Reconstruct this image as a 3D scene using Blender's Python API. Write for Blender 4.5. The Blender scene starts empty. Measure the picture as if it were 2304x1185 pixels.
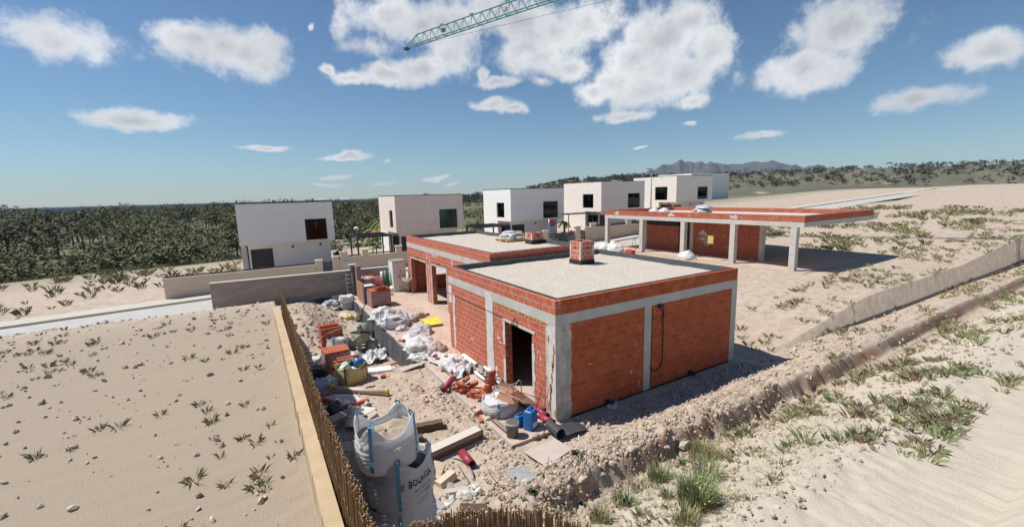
import bpy, bmesh, math, random
from mathutils import Vector, Matrix, noise, Euler
random.seed(7)
D = bpy.data
SC = bpy.context.scene
COL = SC.collection
V = Vector
R = math.radians

# ------------------------------------------------------------------ camera (solved from the building's own vanishing points)
F_PX, CAM = 980.3, V((-6.6712, -9.0368, 6.2))
YAW, PIT, ROL = -0.5367, 0.1577, -0.0253
_F = V((-math.sin(YAW)*math.cos(PIT), math.cos(YAW)*math.cos(PIT), -math.sin(PIT)))
_R0 = V((math.cos(YAW), math.sin(YAW), 0)); _U0 = _R0.cross(_F)
_R = math.cos(ROL)*_R0 + math.sin(ROL)*_U0
_U = -math.sin(ROL)*_R0 + math.cos(ROL)*_U0
cam = D.cameras.new('camera'); camo = D.objects.new('camera', cam); COL.objects.link(camo)
cam.sensor_width = 36; cam.lens = F_PX/2304*36; cam.clip_end = 90000; cam.clip_start = .1
camo.matrix_world = Matrix.Translation(CAM) @ Matrix((_R, _U, -_F)).transposed().to_4x4()
SC.camera = camo

# survey helpers: a sight line of the photograph met with a plane or with the terrain gives a place in the site
def ray(px, py): return _F + (px-1152)/F_PX*_R - (py-592.5)/F_PX*_U
def atz(px, py, z): d = ray(px, py); return CAM + d*((z-CAM.z)/d.z)
def atX(px, py, x): d = ray(px, py); return CAM + d*((x-CAM.x)/d.x)
def atY(px, py, y): d = ray(px, py); return CAM + d*((y-CAM.y)/d.y)
def sm(a, b, x):
    t = min(1, max(0, (x-a)/(b-a))); return t*t*(3-2*t)
def lerp(a, b, t): return a+(b-a)*t

# ------------------------------------------------------------------ terrain
def street_z(x):
    P = [(-60,-1.6),(-8,-.15),(0,.12),(15,.5),(27,.82),(40,1.6),(60,2.8),(120,5)]
    if x <= P[0][0]: return P[0][1]
    for (a, za), (b, zb) in zip(P, P[1:]):
        if x <= b: return lerp(za, zb, (x-a)/(b-a))
    return P[-1][1]
def H(x, y):
    # the building plot
    if x < -1.6:
        L = sm(6.0, 9.2, y)
        z = -.1 - L*lerp(.45, .9, sm(-4.6, -2.6, x))
        z += sm(15, 19.5, y)*.55
        z += .85*math.exp(-((x+4.9)/1.1)**2-((y-15.0)/2.3)**2)
        z += .42*sm(-.2, -2.4, y)
    elif y > 0 or (x < 0 and y > -.3): z = -.07
    else: z = -.03 - .05*sm(.4, -.5, y)
    if x >= 8: z = lerp(z, .98+max(0, street_z(x)-street_z(31)), sm(9, 20, x))
    if y < -.3 and x > -2.9:
        k = sm(-2.9, -1.6, x); y0 = y; y = y+.20*noise.noise(V((x*.9, 3, 0)))+.10*noise.noise(V((x*3.1, 7, 0)))
        z = lerp(z, -.08 + .42*sm(-.8, -2.2, y) - .5*sm(-2.45, -2.75, y), k); y = y0
    if y < -3.0: z += (-3.0-y)*.5 if y > -5.6 else 1.3
    if y < -8: z = max(z, 1.7)
    # the neighbour's raised plot beyond the reed fence
    if x < -6.03: z = lerp(1.7, street_z(x), sm(12, 21, y)); 
    if y > 20.4:
        s = street_z(x)
        z = lerp(z, s, sm(20.4, 21.4, y)) if y < 21.4 else s
        if y > 27.3: z = s + .12
        if y > 44:
            d = y-44
            z = lerp(z, -3.2, sm(44, 70, y)) if x < 60 else lerp(z, 2, sm(44, 80, y))
    r = math.hypot(x, y)
    if r > 160: z = lerp(z, -60, sm(260, 1500, r))
    return z
def Hs(x, y):
    """the surface things stand on: the terrace slab where there is one, else the earth"""
    if -1.6 < x < 8.1 and 0 < y < 20.25 or -1.6 < x <= 0 and -.34 < y <= 0: return 0.002
    return H(x, y)
def g(px, py, dz=0.0):
    """where the sight line is dz above the ground; returns the ground point there"""
    d = ray(px, py).normalized(); t = 1.0; p = CAM
    while t < 120:
        p = CAM + d*t
        if p.z < Hs(p.x, p.y)+dz: break
        t += .04
    return V((p.x, p.y, Hs(p.x, p.y)))
def fbm(p, o=4): return noise.fractal(p, 1.0, 2.0, o)

# ------------------------------------------------------------------ materials
MATS = {}
def M(name, c1, c2=None, scale=4., rough=.85, bump=.0, bscale=30., metal=0., detail=6., c3=None, s3=60., k3=.0, stretch=None, lo=.35, hi=.65, spec=.5):
    m = D.materials.new(name); m.use_nodes = True; nt = m.node_tree; b = nt.nodes['Principled BSDF']
    b.inputs['Roughness'].default_value = rough; b.inputs['Metallic'].default_value = metal
    b.inputs['Specular IOR Level'].default_value = spec
    N = nt.nodes.new; L = nt.links.new
    tc = N('ShaderNodeTexCoord'); vec = tc.outputs['Object']
    if stretch:
        mp = N('ShaderNodeMapping'); mp.inputs['Scale'].default_value = stretch; L(vec, mp.inputs[0]); vec = mp.outputs[0]
    def nz(s, dt=detail):
        n = N('ShaderNodeTexNoise'); n.inputs['Scale'].default_value = s; n.inputs['Detail'].default_value = dt; n.inputs['Roughness'].default_value = .62; L(vec, n.inputs['Vector']); return n.outputs['Fac']
    def mixc(f, a, b_):
        x = N('ShaderNodeMix'); x.data_type = 'RGBA'
        L(f, x.inputs[0])
        for k, q in ((6, a), (7, b_)):
            if isinstance(q, tuple): x.inputs[k].default_value = (*q, 1)
            else: L(q, x.inputs[k])
        return x.outputs[2]
    def mr(f, a, b_, c=0., d=1.):
        x = N('ShaderNodeMapRange'); L(f, x.inputs[0])
        for k, q in zip((1,2,3,4), (a, b_, c, d)): x.inputs[k].default_value = q
        return x.outputs[0]
    col = c1
    if c2: col = mixc(mr(nz(scale), lo, hi), c1, c2)
    if c3: col = mixc(mr(nz(s3, 4.), .62-.2*k3, .72-.2*k3), col, c3)
    if isinstance(col, tuple): b.inputs['Base Color'].default_value = (*col, 1)
    else: L(col, b.inputs['Base Color'])
    if bump:
        bp = N('ShaderNodeBump'); bp.inputs['Strength'].default_value = bump; bp.inputs['Distance'].default_value = .02
        L(nz(bscale), bp.inputs['Height']); L(bp.outputs[0], b.inputs['Normal'])
    MATS[name] = m; return m
def M_brick(name, c1, c2, mortar, w, h, mw=.012, smear=.0, smearc=(.62,.52,.45), bump=.5, offset=.5):
    """brick courses laid in object space: u runs along whichever wall the face belongs to, v is height"""
    m = D.materials.new(name); m.use_nodes = True; nt = m.node_tree; b = nt.nodes['Principled BSDF']; N = nt.nodes.new; L = nt.links.new
    b.inputs['Roughness'].default_value = .9; b.inputs['Specular IOR Level'].default_value = .3
    tc = N('ShaderNodeTexCoord'); sp = N('ShaderNodeSeparateXYZ'); L(tc.outputs['Object'], sp.inputs[0])
    sn = N('ShaderNodeSeparateXYZ'); L(tc.outputs['Normal'], sn.inputs[0])
    ad = N('ShaderNodeMath'); ad.operation = 'ADD'; L(sp.outputs[0], ad.inputs[0]); L(sp.outputs[1], ad.inputs[1])
    side = N('ShaderNodeCombineXYZ'); L(ad.outputs[0], side.inputs[0]); L(sp.outputs[2], side.inputs[1])
    top = N('ShaderNodeCombineXYZ'); L(sp.outputs[0], top.inputs[0]); L(sp.outputs[1], top.inputs[1])
    ab = N('ShaderNodeMath'); ab.operation = 'ABSOLUTE'; L(sn.outputs[2], ab.inputs[0])
    gt = N('ShaderNodeMath'); gt.operation = 'GREATER_THAN'; gt.inputs[1].default_value = .7; L(ab.outputs[0], gt.inputs[0])
    mx = N('ShaderNodeMix'); mx.data_type = 'VECTOR'; L(gt.outputs[0], mx.inputs[0]); L(side.outputs[0], mx.inputs[4]); L(top.outputs[0], mx.inputs[5])
    # joints that wander a little, as hand-laid ones do
    wn = N('ShaderNodeTexNoise'); wn.inputs['Scale'].default_value = 2.2; L(tc.outputs['Object'], wn.inputs['Vector'])
    ws = N('ShaderNodeVectorMath'); ws.operation = 'MULTIPLY_ADD'; L(wn.outputs['Color'], ws.inputs[0]); ws.inputs[1].default_value = (.035,.022,0); L(mx.outputs[1], ws.inputs[2])
    br = N('ShaderNodeTexBrick'); L(ws.outputs[0], br.inputs['Vector']); br.offset = offset
    br.inputs['Scale'].default_value = 1; br.inputs['Brick Width'].default_value = w; br.inputs['Row Height'].default_value = h
    br.inputs['Mortar Size'].default_value = mw*.5; br.inputs['Mortar Smooth'].default_value = .3; br.inputs['Bias'].default_value = -.1
    br.inputs['Color1'].default_value = (*c1, 1); br.inputs['Color2'].default_value = (*c2, 1); br.inputs['Mortar'].default_value = (*mortar, 1)
    n1 = N('ShaderNodeTexNoise'); n1.inputs['Scale'].default_value = 5; n1.inputs['Detail'].default_value = 8; n1.inputs['Roughness'].default_value = .7; L(tc.outputs['Object'], n1.inputs['Vector'])
    r1 = N('ShaderNodeMapRange'); L(n1.outputs['Fac'], r1.inputs[0])
    for k, q in zip((1,2,3,4), (.3,.7,.78,1.2)): r1.inputs[k].default_value = q
    mu = N('ShaderNodeMix'); mu.data_type = 'RGBA'; mu.blend_type = 'MULTIPLY'; mu.inputs[0].default_value = 1; L(br.outputs['Color'], mu.inputs[6]); L(r1.outputs[0], mu.inputs[7])
    out = mu.outputs[2]
    if smear:
        n2 = N('ShaderNodeTexNoise'); n2.inputs['Scale'].default_value = 2.6; n2.inputs['Detail'].default_value = 9; n2.inputs['Roughness'].default_value = .68; L(tc.outputs['Object'], n2.inputs['Vector'])
        r2 = N('ShaderNodeMapRange'); L(n2.outputs['Fac'], r2.inputs[0])
        for k, q in zip((1,2,3,4), (.56,.72,0,smear)): r2.inputs[k].default_value = q
        m2 = N('ShaderNodeMix'); m2.data_type = 'RGBA'; L(r2.outputs[0], m2.inputs[0]); L(out, m2.inputs[6]); m2.inputs[7].default_value = (*smearc, 1); out = m2.outputs[2]
    L(out, b.inputs['Base Color'])
    # fine horizontal scoring of hollow blocks + recessed joints
    wv = N('ShaderNodeTexWave'); wv.bands_direction = 'Y'; wv.inputs['Scale'].default_value = 14; wv.inputs['Distortion'].default_value = .6; L(ws.outputs[0], wv.inputs['Vector'])
    hh = N('ShaderNodeMath'); hh.operation = 'MULTIPLY_ADD'; L(br.outputs['Fac'], hh.inputs[0]); hh.inputs[1].default_value = -1.0
    w2 = N('ShaderNodeMath'); w2.operation = 'MULTIPLY'; L(wv.outputs['Fac'], w2.inputs[0]); w2.inputs[1].default_value = .12; L(w2.outputs[0], hh.inputs[2])
    bp = N('ShaderNodeBump'); bp.inputs['Strength'].default_value = bump; bp.inputs['Distance'].default_value = .012; L(hh.outputs[0], bp.inputs['Height']); L(bp.outputs[0], b.inputs['Normal'])
    MATS[name] = m; return m

M_brick('brick_wall', (.50,.145,.085), (.43,.115,.066), (.66,.46,.36), .31, .2, .016, .36)
M_brick('brick_wall_shade', (.48,.112,.042), (.38,.080,.030), (.46,.23,.14), .31, .2, .013, .25)  # same brick, with the shade of the sunless face put into its colour
M_brick('brick_far', (.43,.115,.064), (.36,.09,.05), (.55,.33,.24), .31, .2, .016, .35)
M_brick('brick_chimney', (.52,.15,.085), (.48,.13,.07), (.6,.46,.38), .31, .2, .03, .6, (.5,.42,.34))
M_brick('brick_pallet', (.43,.13,.075), (.36,.10,.057), (.20,.06,.035), .25, .19, .018, .2)
M_brick('hollow_course', (.34,.20,.15), (.30,.17,.13), (.06,.03,.02), .05, .05, .02, .0, offset=0)
M('brick_orange', (.46,.13,.07), (.36,.09,.048), 9, .85, .2, 60)
M('brick_hole', (.06,.02,.012))
M('concrete', (.55,.535,.50), (.45,.435,.40), 1.6, .9, .25, 25, c3=(.34,.32,.29), s3=7, k3=-.1)
M('concrete_pale', (.58,.55,.51), (.48,.45,.41), 2.2, .9, .2, 25)
M('plaster_white', (.68,.66,.63), (.55,.53,.50), 3.5, .9, .4, 28, c3=(.5,.32,.25), s3=12, k3=-.1)
M('plaster_grey', (.64,.60,.53), (.36,.33,.29), 3, .9, .3, 25, c3=(.22,.23,.28), s3=5, k3=-.05)
M('foam', (.62,.33,.08), (.45,.2,.05), 14, .9, .6, 40)
M('membrane_black', (.016,.017,.019), (.028,.029,.032), 3, .75, .1, 20)
M('membrane_slate', (.085,.1,.115), (.06,.072,.085), 2, .8, .1, 40)
M('flashing', (.025,.024,.025), (.045,.042,.04), 4, .7)
M('gravel', (.60,.535,.45), (.36,.32,.275), 24, .95, .8, 24, detail=2., c3=(.70,.65,.58), s3=33, k3=.2, lo=.40, hi=.58)
M('slab_dusty', (.54,.42,.345), (.42,.31,.25), 1.1, .95, .25, 18, c3=(.52,.30,.22), s3=1.6, k3=.05)
M('slab_edge', (.48,.45,.42), (.40,.37,.34), 3, .95, .3, 20)
M('asphalt_pale', (.45,.44,.42), (.39,.38,.36), 1.5, .95)
M('pavement', (.50,.47,.42), (.44,.41,.37), 3, .95)
M('kerb', (.58,.52,.42), (.52,.46,.36), 4, .9)
M('retaining_sheet', (.088,.093,.102), (.042,.045,.051), 2.2, .75, .3, 9, stretch=(2,2,.6))
M('block_grey', (.38,.34,.30), (.28,.25,.22), 1.6, .95, .3, 20, stretch=(.6,.6,2.5))
M('block_face', (.30,.285,.265), (.24,.225,.2), 3)
M('beige_wall', (.70,.55,.41), (.64,.50,.37), 2.5, .92, .12, 30, stretch=(.4,.4,5))
M('beige_cap', (.68,.62,.53), (.62,.56,.47), 4)
M('ochre_wall', (.50,.385,.25), (.42,.32,.20), 2.4, .95, .3, 20)
M('house_white', (.84,.83,.81), (.80,.79,.77), 1.4, .9, .06, 40)
M('house_cream', (.80,.745,.68), (.76,.70,.635), 1.4, .9, .06, 40)
M('house_rose', (.78,.67,.595), (.72,.61,.54), 1.1, .9, .06, 40)
M('house_low', (.80,.79,.77), (.76,.75,.73), 1.4, .9)
M('slate_metal', (.03,.036,.043), None, rough=.45)
M('dark_louvre', (.012,.014,.017), None, rough=.4)
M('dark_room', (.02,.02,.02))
M('curtain', (.75,.74,.71), (.62,.61,.58), 8, .9, .0, stretch=(12,12,.5))
M('teal_rail', (.25,.42,.40), None, rough=.3)
M('plaster_pink', (.56,.43,.37), (.46,.29,.225), 6, .9, .4, 28, stretch=(1,1,.4))
M('clod', (.42,.345,.275), (.33,.26,.2), 6, .95, .5, 30)
M('gravel_red', (.24,.13,.10), (.15,.085,.07), 40, .95, .8, 40)
M('reed', (.34,.20,.095), (.18,.09,.04), 6, .85, .2, 30, stretch=(9,9,.6), c3=(.55,.40,.22), s3=14, k3=.1)
M('reed_tip', (.44,.31,.18), (.32,.2,.11), 9)
M('wire', (.34,.32,.29), None, rough=.5, metal=.6)
M('sack', (.60,.60,.615), (.45,.445,.44), 5, .62, .9, 20, stretch=(1,1,3), lo=.42, hi=.75)
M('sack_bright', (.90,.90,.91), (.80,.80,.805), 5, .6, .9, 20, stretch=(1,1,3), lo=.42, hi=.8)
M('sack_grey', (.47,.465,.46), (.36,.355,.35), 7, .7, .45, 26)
M('sack_brown', (.50,.40,.34), (.42,.33,.27), 7, .8, .45, 26)
M('sack_yellow', (.58,.46,.14), (.66,.58,.36), 3.5, .6, .4, 20)
M('strap_blue', (.16,.38,.55), (.11,.29,.45), 9, .7)
M('strap_green', (.09,.16,.10), None)
M('print_ink', (.07,.075,.09), None)
M('print_red', (.55,.10,.05), None)
M('sand', (.44,.36,.28), (.34,.27,.2), 12, .95, .6, 60)
M('film', (.52,.53,.55), (.38,.39,.41), 5, .35, .6, 16)
M('film_black', (.02,.021,.024), (.05,.052,.058), 4, .4, .7, 12)
M('wood', (.36,.25,.155), (.25,.165,.10), 3, .85, .3, 30, stretch=(1,8,8))
M('wood_dark', (.15,.095,.065), (.10,.062,.04), 3, .85, .4, 30, stretch=(1,8,8))
M('wood_pale', (.58,.50,.40), (.50,.42,.33), 3, .85, .2, 30, stretch=(1,6,6))
M('wood_yellow', (.58,.36,.12), (.48,.29,.10), 4)
M('fibreboard', (.47,.40,.36), (.42,.36,.32), 3, .9, .15, 40)
M('plasterboard', (.62,.60,.58), (.54,.52,.50), 2.2, .9)
M('zinc', (.42,.45,.44), (.36,.39,.38), 3, .45, metal=.3)
M('rust_steel', (.19,.085,.045), (.11,.05,.03), 5, .8, .3, 40, stretch=(1,1,4))
M('perf_plate', (.66,.62,.56), (.58,.54,.48), 4, .6)
M('pipe_grey', (.33,.345,.355), (.28,.29,.30), 3, .45)
M('pipe_white', (.82,.82,.81), None, rough=.5)
M('pipe_red', (.30,.028,.055), (.24,.025,.045), 4, .5)
M('pipe_cream', (.60,.52,.43), (.53,.45,.36), 3, .6)
M('plastic_yellow', (.66,.45,.03), None, rough=.5)
M('hose_orange', (.62,.13,.07), (.5,.1,.05), 40, .6, .8, 70)
M('hose_black', (.02,.02,.021), None, rough=.6)
M('jerry_blue', (.025,.15,.42), (.02,.12,.36), 4, .35)
M('blue_film', (.02,.11,.34), (.05,.2,.48), 14, .4)
M('white_plastic', (.78,.77,.75), (.70,.69,.67), 6, .5)
M('bucket_dark', (.12,.125,.115), (.09,.095,.09), 6, .5)
M('label_pale', (.62,.66,.68), None)
M('barrow_paint', (.42,.17,.125), (.36,.19,.09), 4, .6, c3=(.45,.22,.24), s3=2.5, k3=.2)
M('barrow_frame', (.46,.36,.32), (.36,.26,.21), 7, .6)
M('barrow_cement', (.46,.37,.30), (.38,.29,.23), 6, .9)
M('tyre', (.03,.03,.03), (.06,.055,.05), 6)
M('mixer_green', (.30,.36,.27), (.36,.38,.29), 3, .75, .2, 20)
M('mixer_cement', (.42,.37,.29), (.34,.29,.22), 3, .95, .3, 20)
M('red_metal', (.55,.05,.05), (.40,.04,.04), 4, .5)
M('cabinet_white', (.80,.81,.80), (.74,.75,.74), 3, .55)
M('green_plastic', (.25,.52,.32), (.18,.42,.25), 5, .5)
M('green_dark', (.07,.13,.09), (.045,.09,.06), 5, .5)
M('green_pale', (.52,.68,.55), (.62,.72,.64), 5, .6)
M('teal_net', (.30,.42,.40), (.24,.36,.35), 8)
M('yellow_sheet', (.72,.62,.07), (.62,.50,.05), 3, .6)
M('panel_side', (.42,.30,.12), (.33,.23,.09), 8)
M('crane_teal', (.15,.36,.36), (.11,.29,.30), 4, .5)
M('crane_dark', (.05,.09,.09), None, rough=.6)
M('lamp_grey', (.20,.21,.22), None, rough=.5)
M('rock', (.50,.44,.37), (.40,.34,.28), 6, .95, .4, 30)
M('rock_grey', (.40,.38,.36), (.31,.29,.28), 6, .95, .4, 30)
M('rock_yellow', (.58,.49,.36), (.50,.41,.30), 6, .95, .3, 30)
M('leaf_pine', (.09,.105,.048), (.15,.15,.072), .22, .85)
M('leaf_far', (.052,.058,.040), (.085,.088,.06), .05, .9)
M('leaf_shrub', (.05,.10,.03), (.08,.13,.04), 3)
M('leaf_dark', (.02,.045,.018), (.035,.06,.022), 3)
M('leaf_palm', (.09,.15,.035), (.13,.19,.05), 3)
M('leaf_palm_dry', (.33,.21,.075), (.24,.18,.06), 3)
M('grass_green', (.19,.245,.11), (.30,.33,.17), 4)
M('grass_dry', (.36,.33,.18), (.26,.26,.12), 4)
M('twig', (.30,.22,.15), (.2,.14,.09), 8)
M('bark', (.13,.09,.06), (.08,.055,.04), 6)
M('flower_yellow', (.75,.50,.03)); M('flower_violet', (.42,.30,.62))
M('lawn', (.17,.21,.08), (.26,.25,.13), .3)
M('hill_earth', (.085,.088,.06), (.14,.13,.09), .03, .95, c3=(.36,.32,.25), s3=.05, k3=-.15)
M('mountain_rock', (.028,.033,.042), (.095,.095,.10), .009, .95, .0, c3=(.10,.11,.09), s3=.012, k3=.1)
M('sea_water', (.03,.10,.17), None, rough=.35)
M('banner_red', (.50,.10,.14), (.35,.08,.2), 5); M('banner_blue', (.10,.18,.42), None)
M('rattan', (.12,.045,.035), (.2,.08,.05), 9)
M('amber_sign', (.60,.43,.16), None)
M('steel_grey', (.36,.35,.34), (.28,.27,.26), 6, .5, metal=.4)
M('alu', (.62,.63,.64), None, rough=.35, metal=.6)
M('magenta', (.55,.03,.14), None)

def translucent(name, k):
    """woven plastic lets part of the light through"""
    m = MATS[name]; nt = m.node_tree; N = nt.nodes.new; L = nt.links.new; b = nt.nodes['Principled BSDF']; o = nt.nodes['Material Output']; t = N('ShaderNodeBsdfTranslucent'); x = N('ShaderNodeMixShader'); x.inputs[0].default_value = k
    L(b.inputs['Base Color'].links[0].from_socket, t.inputs[0]); L(b.outputs[0], x.inputs[1]); L(t.outputs[0], x.inputs[2]); L(x.outputs[0], o.inputs[0])
translucent('sack_bright', .46)
def see_through(name, src, k):
    m = MATS[src].copy(); m.name = name; MATS[name] = m; nt = m.node_tree; N = nt.nodes.new; L = nt.links.new; x = N('ShaderNodeMixShader'); t = N('ShaderNodeBsdfTransparent'); x.inputs[0].default_value = k
    L(nt.nodes['Principled BSDF'].outputs[0], x.inputs[1]); L(t.outputs[0], x.inputs[2]); L(x.outputs[0], nt.nodes['Material Output'].inputs[0])
see_through('film_clear', 'film', .62)
def glass_mat(name, tint, refl):
    m = D.materials.new(name); m.use_nodes = True; nt = m.node_tree; nt.nodes.clear(); N = nt.nodes.new; L = nt.links.new
    o = N('ShaderNodeOutputMaterial'); mx = N('ShaderNodeMixShader'); gl = N('ShaderNodeBsdfGlossy'); tr = N('ShaderNodeBsdfTransparent'); fr = N('ShaderNodeLayerWeight')
    gl.inputs['Roughness'].default_value = .02; gl.inputs[0].default_value = (.32,.38,.42,1); tr.inputs[0].default_value = (*tint, 1); fr.inputs[0].default_value = .3
    a = N('ShaderNodeMath'); a.operation = 'MULTIPLY_ADD'; a.inputs[1].default_value = .6; a.inputs[2].default_value = refl; L(fr.outputs['Fresnel'], a.inputs[0])
    L(a.outputs[0], mx.inputs[0]); L(tr.outputs[0], mx.inputs[1]); L(gl.outputs[0], mx.inputs[2]); L(mx.outputs[0], o.inputs[0]); MATS[name] = m
glass_mat('glass', (.30,.38,.38), .05)
glass_mat('glass_teal', (.34,.66,.60), .05)

def holes_mat(name, base, pitch):
    """sheet metal punched with a regular grid of round holes (object space)"""
    m = D.materials.new(name); m.use_nodes = True; nt = m.node_tree; b = nt.nodes['Principled BSDF']; N = nt.nodes.new; L = nt.links.new
    tc = N('ShaderNodeTexCoord'); vo = N('ShaderNodeTexVoronoi'); vo.inputs['Scale'].default_value = 1/pitch; vo.inputs['Randomness'].default_value = 0.
    L(tc.outputs['Object'], vo.inputs['Vector']); mr = N('ShaderNodeMapRange'); L(vo.outputs['Distance'], mr.inputs[0]); mr.inputs[1].default_value = .27; mr.inputs[2].default_value = .33
    mx = N('ShaderNodeMix'); mx.data_type = 'RGBA'; L(mr.outputs[0], mx.inputs[0]); mx.inputs[6].default_value = (*[c*.45 for c in base], 1); mx.inputs[7].default_value = (*base, 1); L(mx.outputs[2], b.inputs['Base Color'])
    b.inputs['Roughness'].default_value = .6
    bp = N('ShaderNodeBump'); bp.inputs['Strength'].default_value = .8; bp.inputs['Distance'].default_value = .01; L(mr.outputs[0], bp.inputs['Height']); L(bp.outputs[0], b.inputs['Normal']); MATS[name] = m
holes_mat('perf_sheet', (.66,.61,.54), .05)
holes_mat('dimple_black', (.07,.073,.078), .05)
MATS['dimple_black'].node_tree.nodes['Mix'].inputs[6].default_value = (.010,.011,.012,1)
MATS['dimple_black'].node_tree.nodes['Mix'].inputs[7].default_value = (.05,.053,.058,1)

# ------------------------------------------------------------------ mesh building
class MB:
    def __init__(s): s.v = []; s.f = []; s.m = []; s.mi = 0; s.sm = []; s.smooth = False
    def add(s, vs, fs, smooth=None):
        o = len(s.v); s.v += [V(p) for p in vs]
        for f in fs: s.f.append([i+o for i in f]); s.m.append(s.mi); s.sm.append(s.smooth if smooth is None else smooth)
        return s
    def box(s, x0, x1, y0, y1, z0, z1):
        return s.add([(x,y,z) for z in (z0,z1) for y in (y0,y1) for x in (x0,x1)], [(0,1,3,2),(4,6,7,5),(0,4,5,1),(2,3,7,6),(0,2,6,4),(1,5,7,3)][:], False)
    def obox(s, c, sx, sy, sz, rot=None):
        Rm = rot.to_matrix() if rot is not None else Matrix.Identity(3); c = V(c)
        return s.add([c+Rm@V((x*sx/2,y*sy/2,z*sz/2)) for z in (-1,1) for y in (-1,1) for x in (-1,1)], [(0,1,3,2),(4,6,7,5),(0,4,5,1),(2,3,7,6),(0,2,6,4),(1,5,7,3)], False)
    def bar(s, a, b, w, h, up=V((0,0,1))):
        a, b = V(a), V(b); d = (b-a).normalized(); sd = d.cross(up)
        sd = sd.normalized() if sd.length > 1e-4 else V((1,0,0)); u = sd.cross(d)
        P = [q+sd*(i*w/2)+u*(j*h/2) for q in (a,b) for i,j in ((-1,-1),(1,-1),(1,1),(-1,1))]
        return s.add(P, [(0,1,2,3),(7,6,5,4),(0,4,5,1),(1,5,6,2),(2,6,7,3),(3,7,4,0)], False)
    def tube(s, pts, r, n=8, cap=True, smooth=True):
        pts = [V(p) for p in pts]; k = len(pts); rs = r if isinstance(r, (list, tuple)) else [r]*k
        vs = []; u = None
        for i, p in enumerate(pts):
            d = (pts[min(i+1,k-1)]-pts[max(i-1,0)]).normalized()
            if u is None: u = d.orthogonal().normalized()
            u = (u-d*u.dot(d)); u = u.normalized() if u.length > 1e-5 else d.orthogonal().normalized(); w = d.cross(u)
            vs += [p+(u*math.cos(t*2*math.pi/n)+w*math.sin(t*2*math.pi/n))*rs[i] for t in range(n)]
        fs = [(i*n+j, i*n+(j+1)%n, (i+1)*n+(j+1)%n, (i+1)*n+j) for i in range(k-1) for j in range(n)]
        s.add(vs, fs, smooth)
        if cap: s.add([vs[j] for j in range(n)], [tuple(range(n))], False); s.add([vs[(k-1)*n+j] for j in range(n)], [tuple(range(n))], False)
        return s
    def pipe(s, a, b, r, t=.006, n=14):
        """open pipe with wall thickness"""
        a, b = V(a), V(b); d = (b-a).normalized(); u = d.orthogonal().normalized(); w = d.cross(u); vs = []
        for q, rr in ((a, r), (b, r), (b, r-t), (a, r-t)): vs += [q+(u*math.cos(j*2*math.pi/n)+w*math.sin(j*2*math.pi/n))*rr for j in range(n)]
        return s.add(vs, [(i*n+j, i*n+(j+1)%n, ((i+1)%4)*n+(j+1)%n, ((i+1)%4)*n+j) for i in range(4) for j in range(n)], True)
    def lathe(s, prof, n=20, c=(0,0,0), rot=None, smooth=True):
        Rm = rot.to_matrix() if rot is not None else Matrix.Identity(3); c = V(c); vs = []
        for r, z in prof: vs += [c+Rm@V((r*math.cos(j*2*math.pi/n), r*math.sin(j*2*math.pi/n), z)) for j in range(n)]
        k = len(prof); s.add(vs, [(i*n+j, i*n+(j+1)%n, (i+1)*n+(j+1)%n, (i+1)*n+j) for i in range(k-1) for j in range(n)], smooth)
        for i in (0, k-1):
            if prof[i][0] > 1e-4: s.add([vs[i*n+j] for j in range(n)], [tuple(range(n))], False)
        return s
    def grid(s, fn, nu, nv, smooth=True, wrap=False):
        vs = [fn(i/(nu if wrap else nu-1), j/(nv-1)) for j in range(nv) for i in range(nu)]
        fs = [(j*nu+i, j*nu+(i+1)%nu, (j+1)*nu+(i+1)%nu, (j+1)*nu+i) for j in range(nv-1) for i in range(nu if wrap else nu-1)]
        return s.add(vs, fs, smooth)
    def prism(s, poly, off):
        """flat polygon (3D points) pushed along off"""
        n = len(poly); off = V(off); P = [V(p) for p in poly]
        return s.add(P+[p+off for p in P], [tuple(range(n)), tuple(range(2*n-1, n-1, -1))]+[(i,(i+1)%n,(i+1)%n+n,i+n) for i in range(n)], False)
    def rock(s, c, r, sd, sq=(1,1,.7), sub=1):
        rnd = random.Random(sd); bm = bmesh.new(); bmesh.ops.create_icosphere(bm, subdivisions=sub, radius=1); q = V((rnd.random()*9, rnd.random()*9, sd*.37))
        e = Euler((rnd.random()*6, rnd.random()*6, rnd.random()*6)).to_matrix(); bm.verts.ensure_lookup_table()
        vs = []
        for v in bm.verts:
            d = v.co.copy(); k = 1+.45*noise.noise(d*1.3+q)+(.16*noise.noise(d*3.7+q) if sub > 1 else 0); d = e@(d*k); vs.append(V(c)+V((d.x*sq[0],d.y*sq[1],d.z*sq[2]))*r)
        s.add(vs, [[v.index for v in f.verts] for f in bm.faces], False); bm.free(); return s
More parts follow.
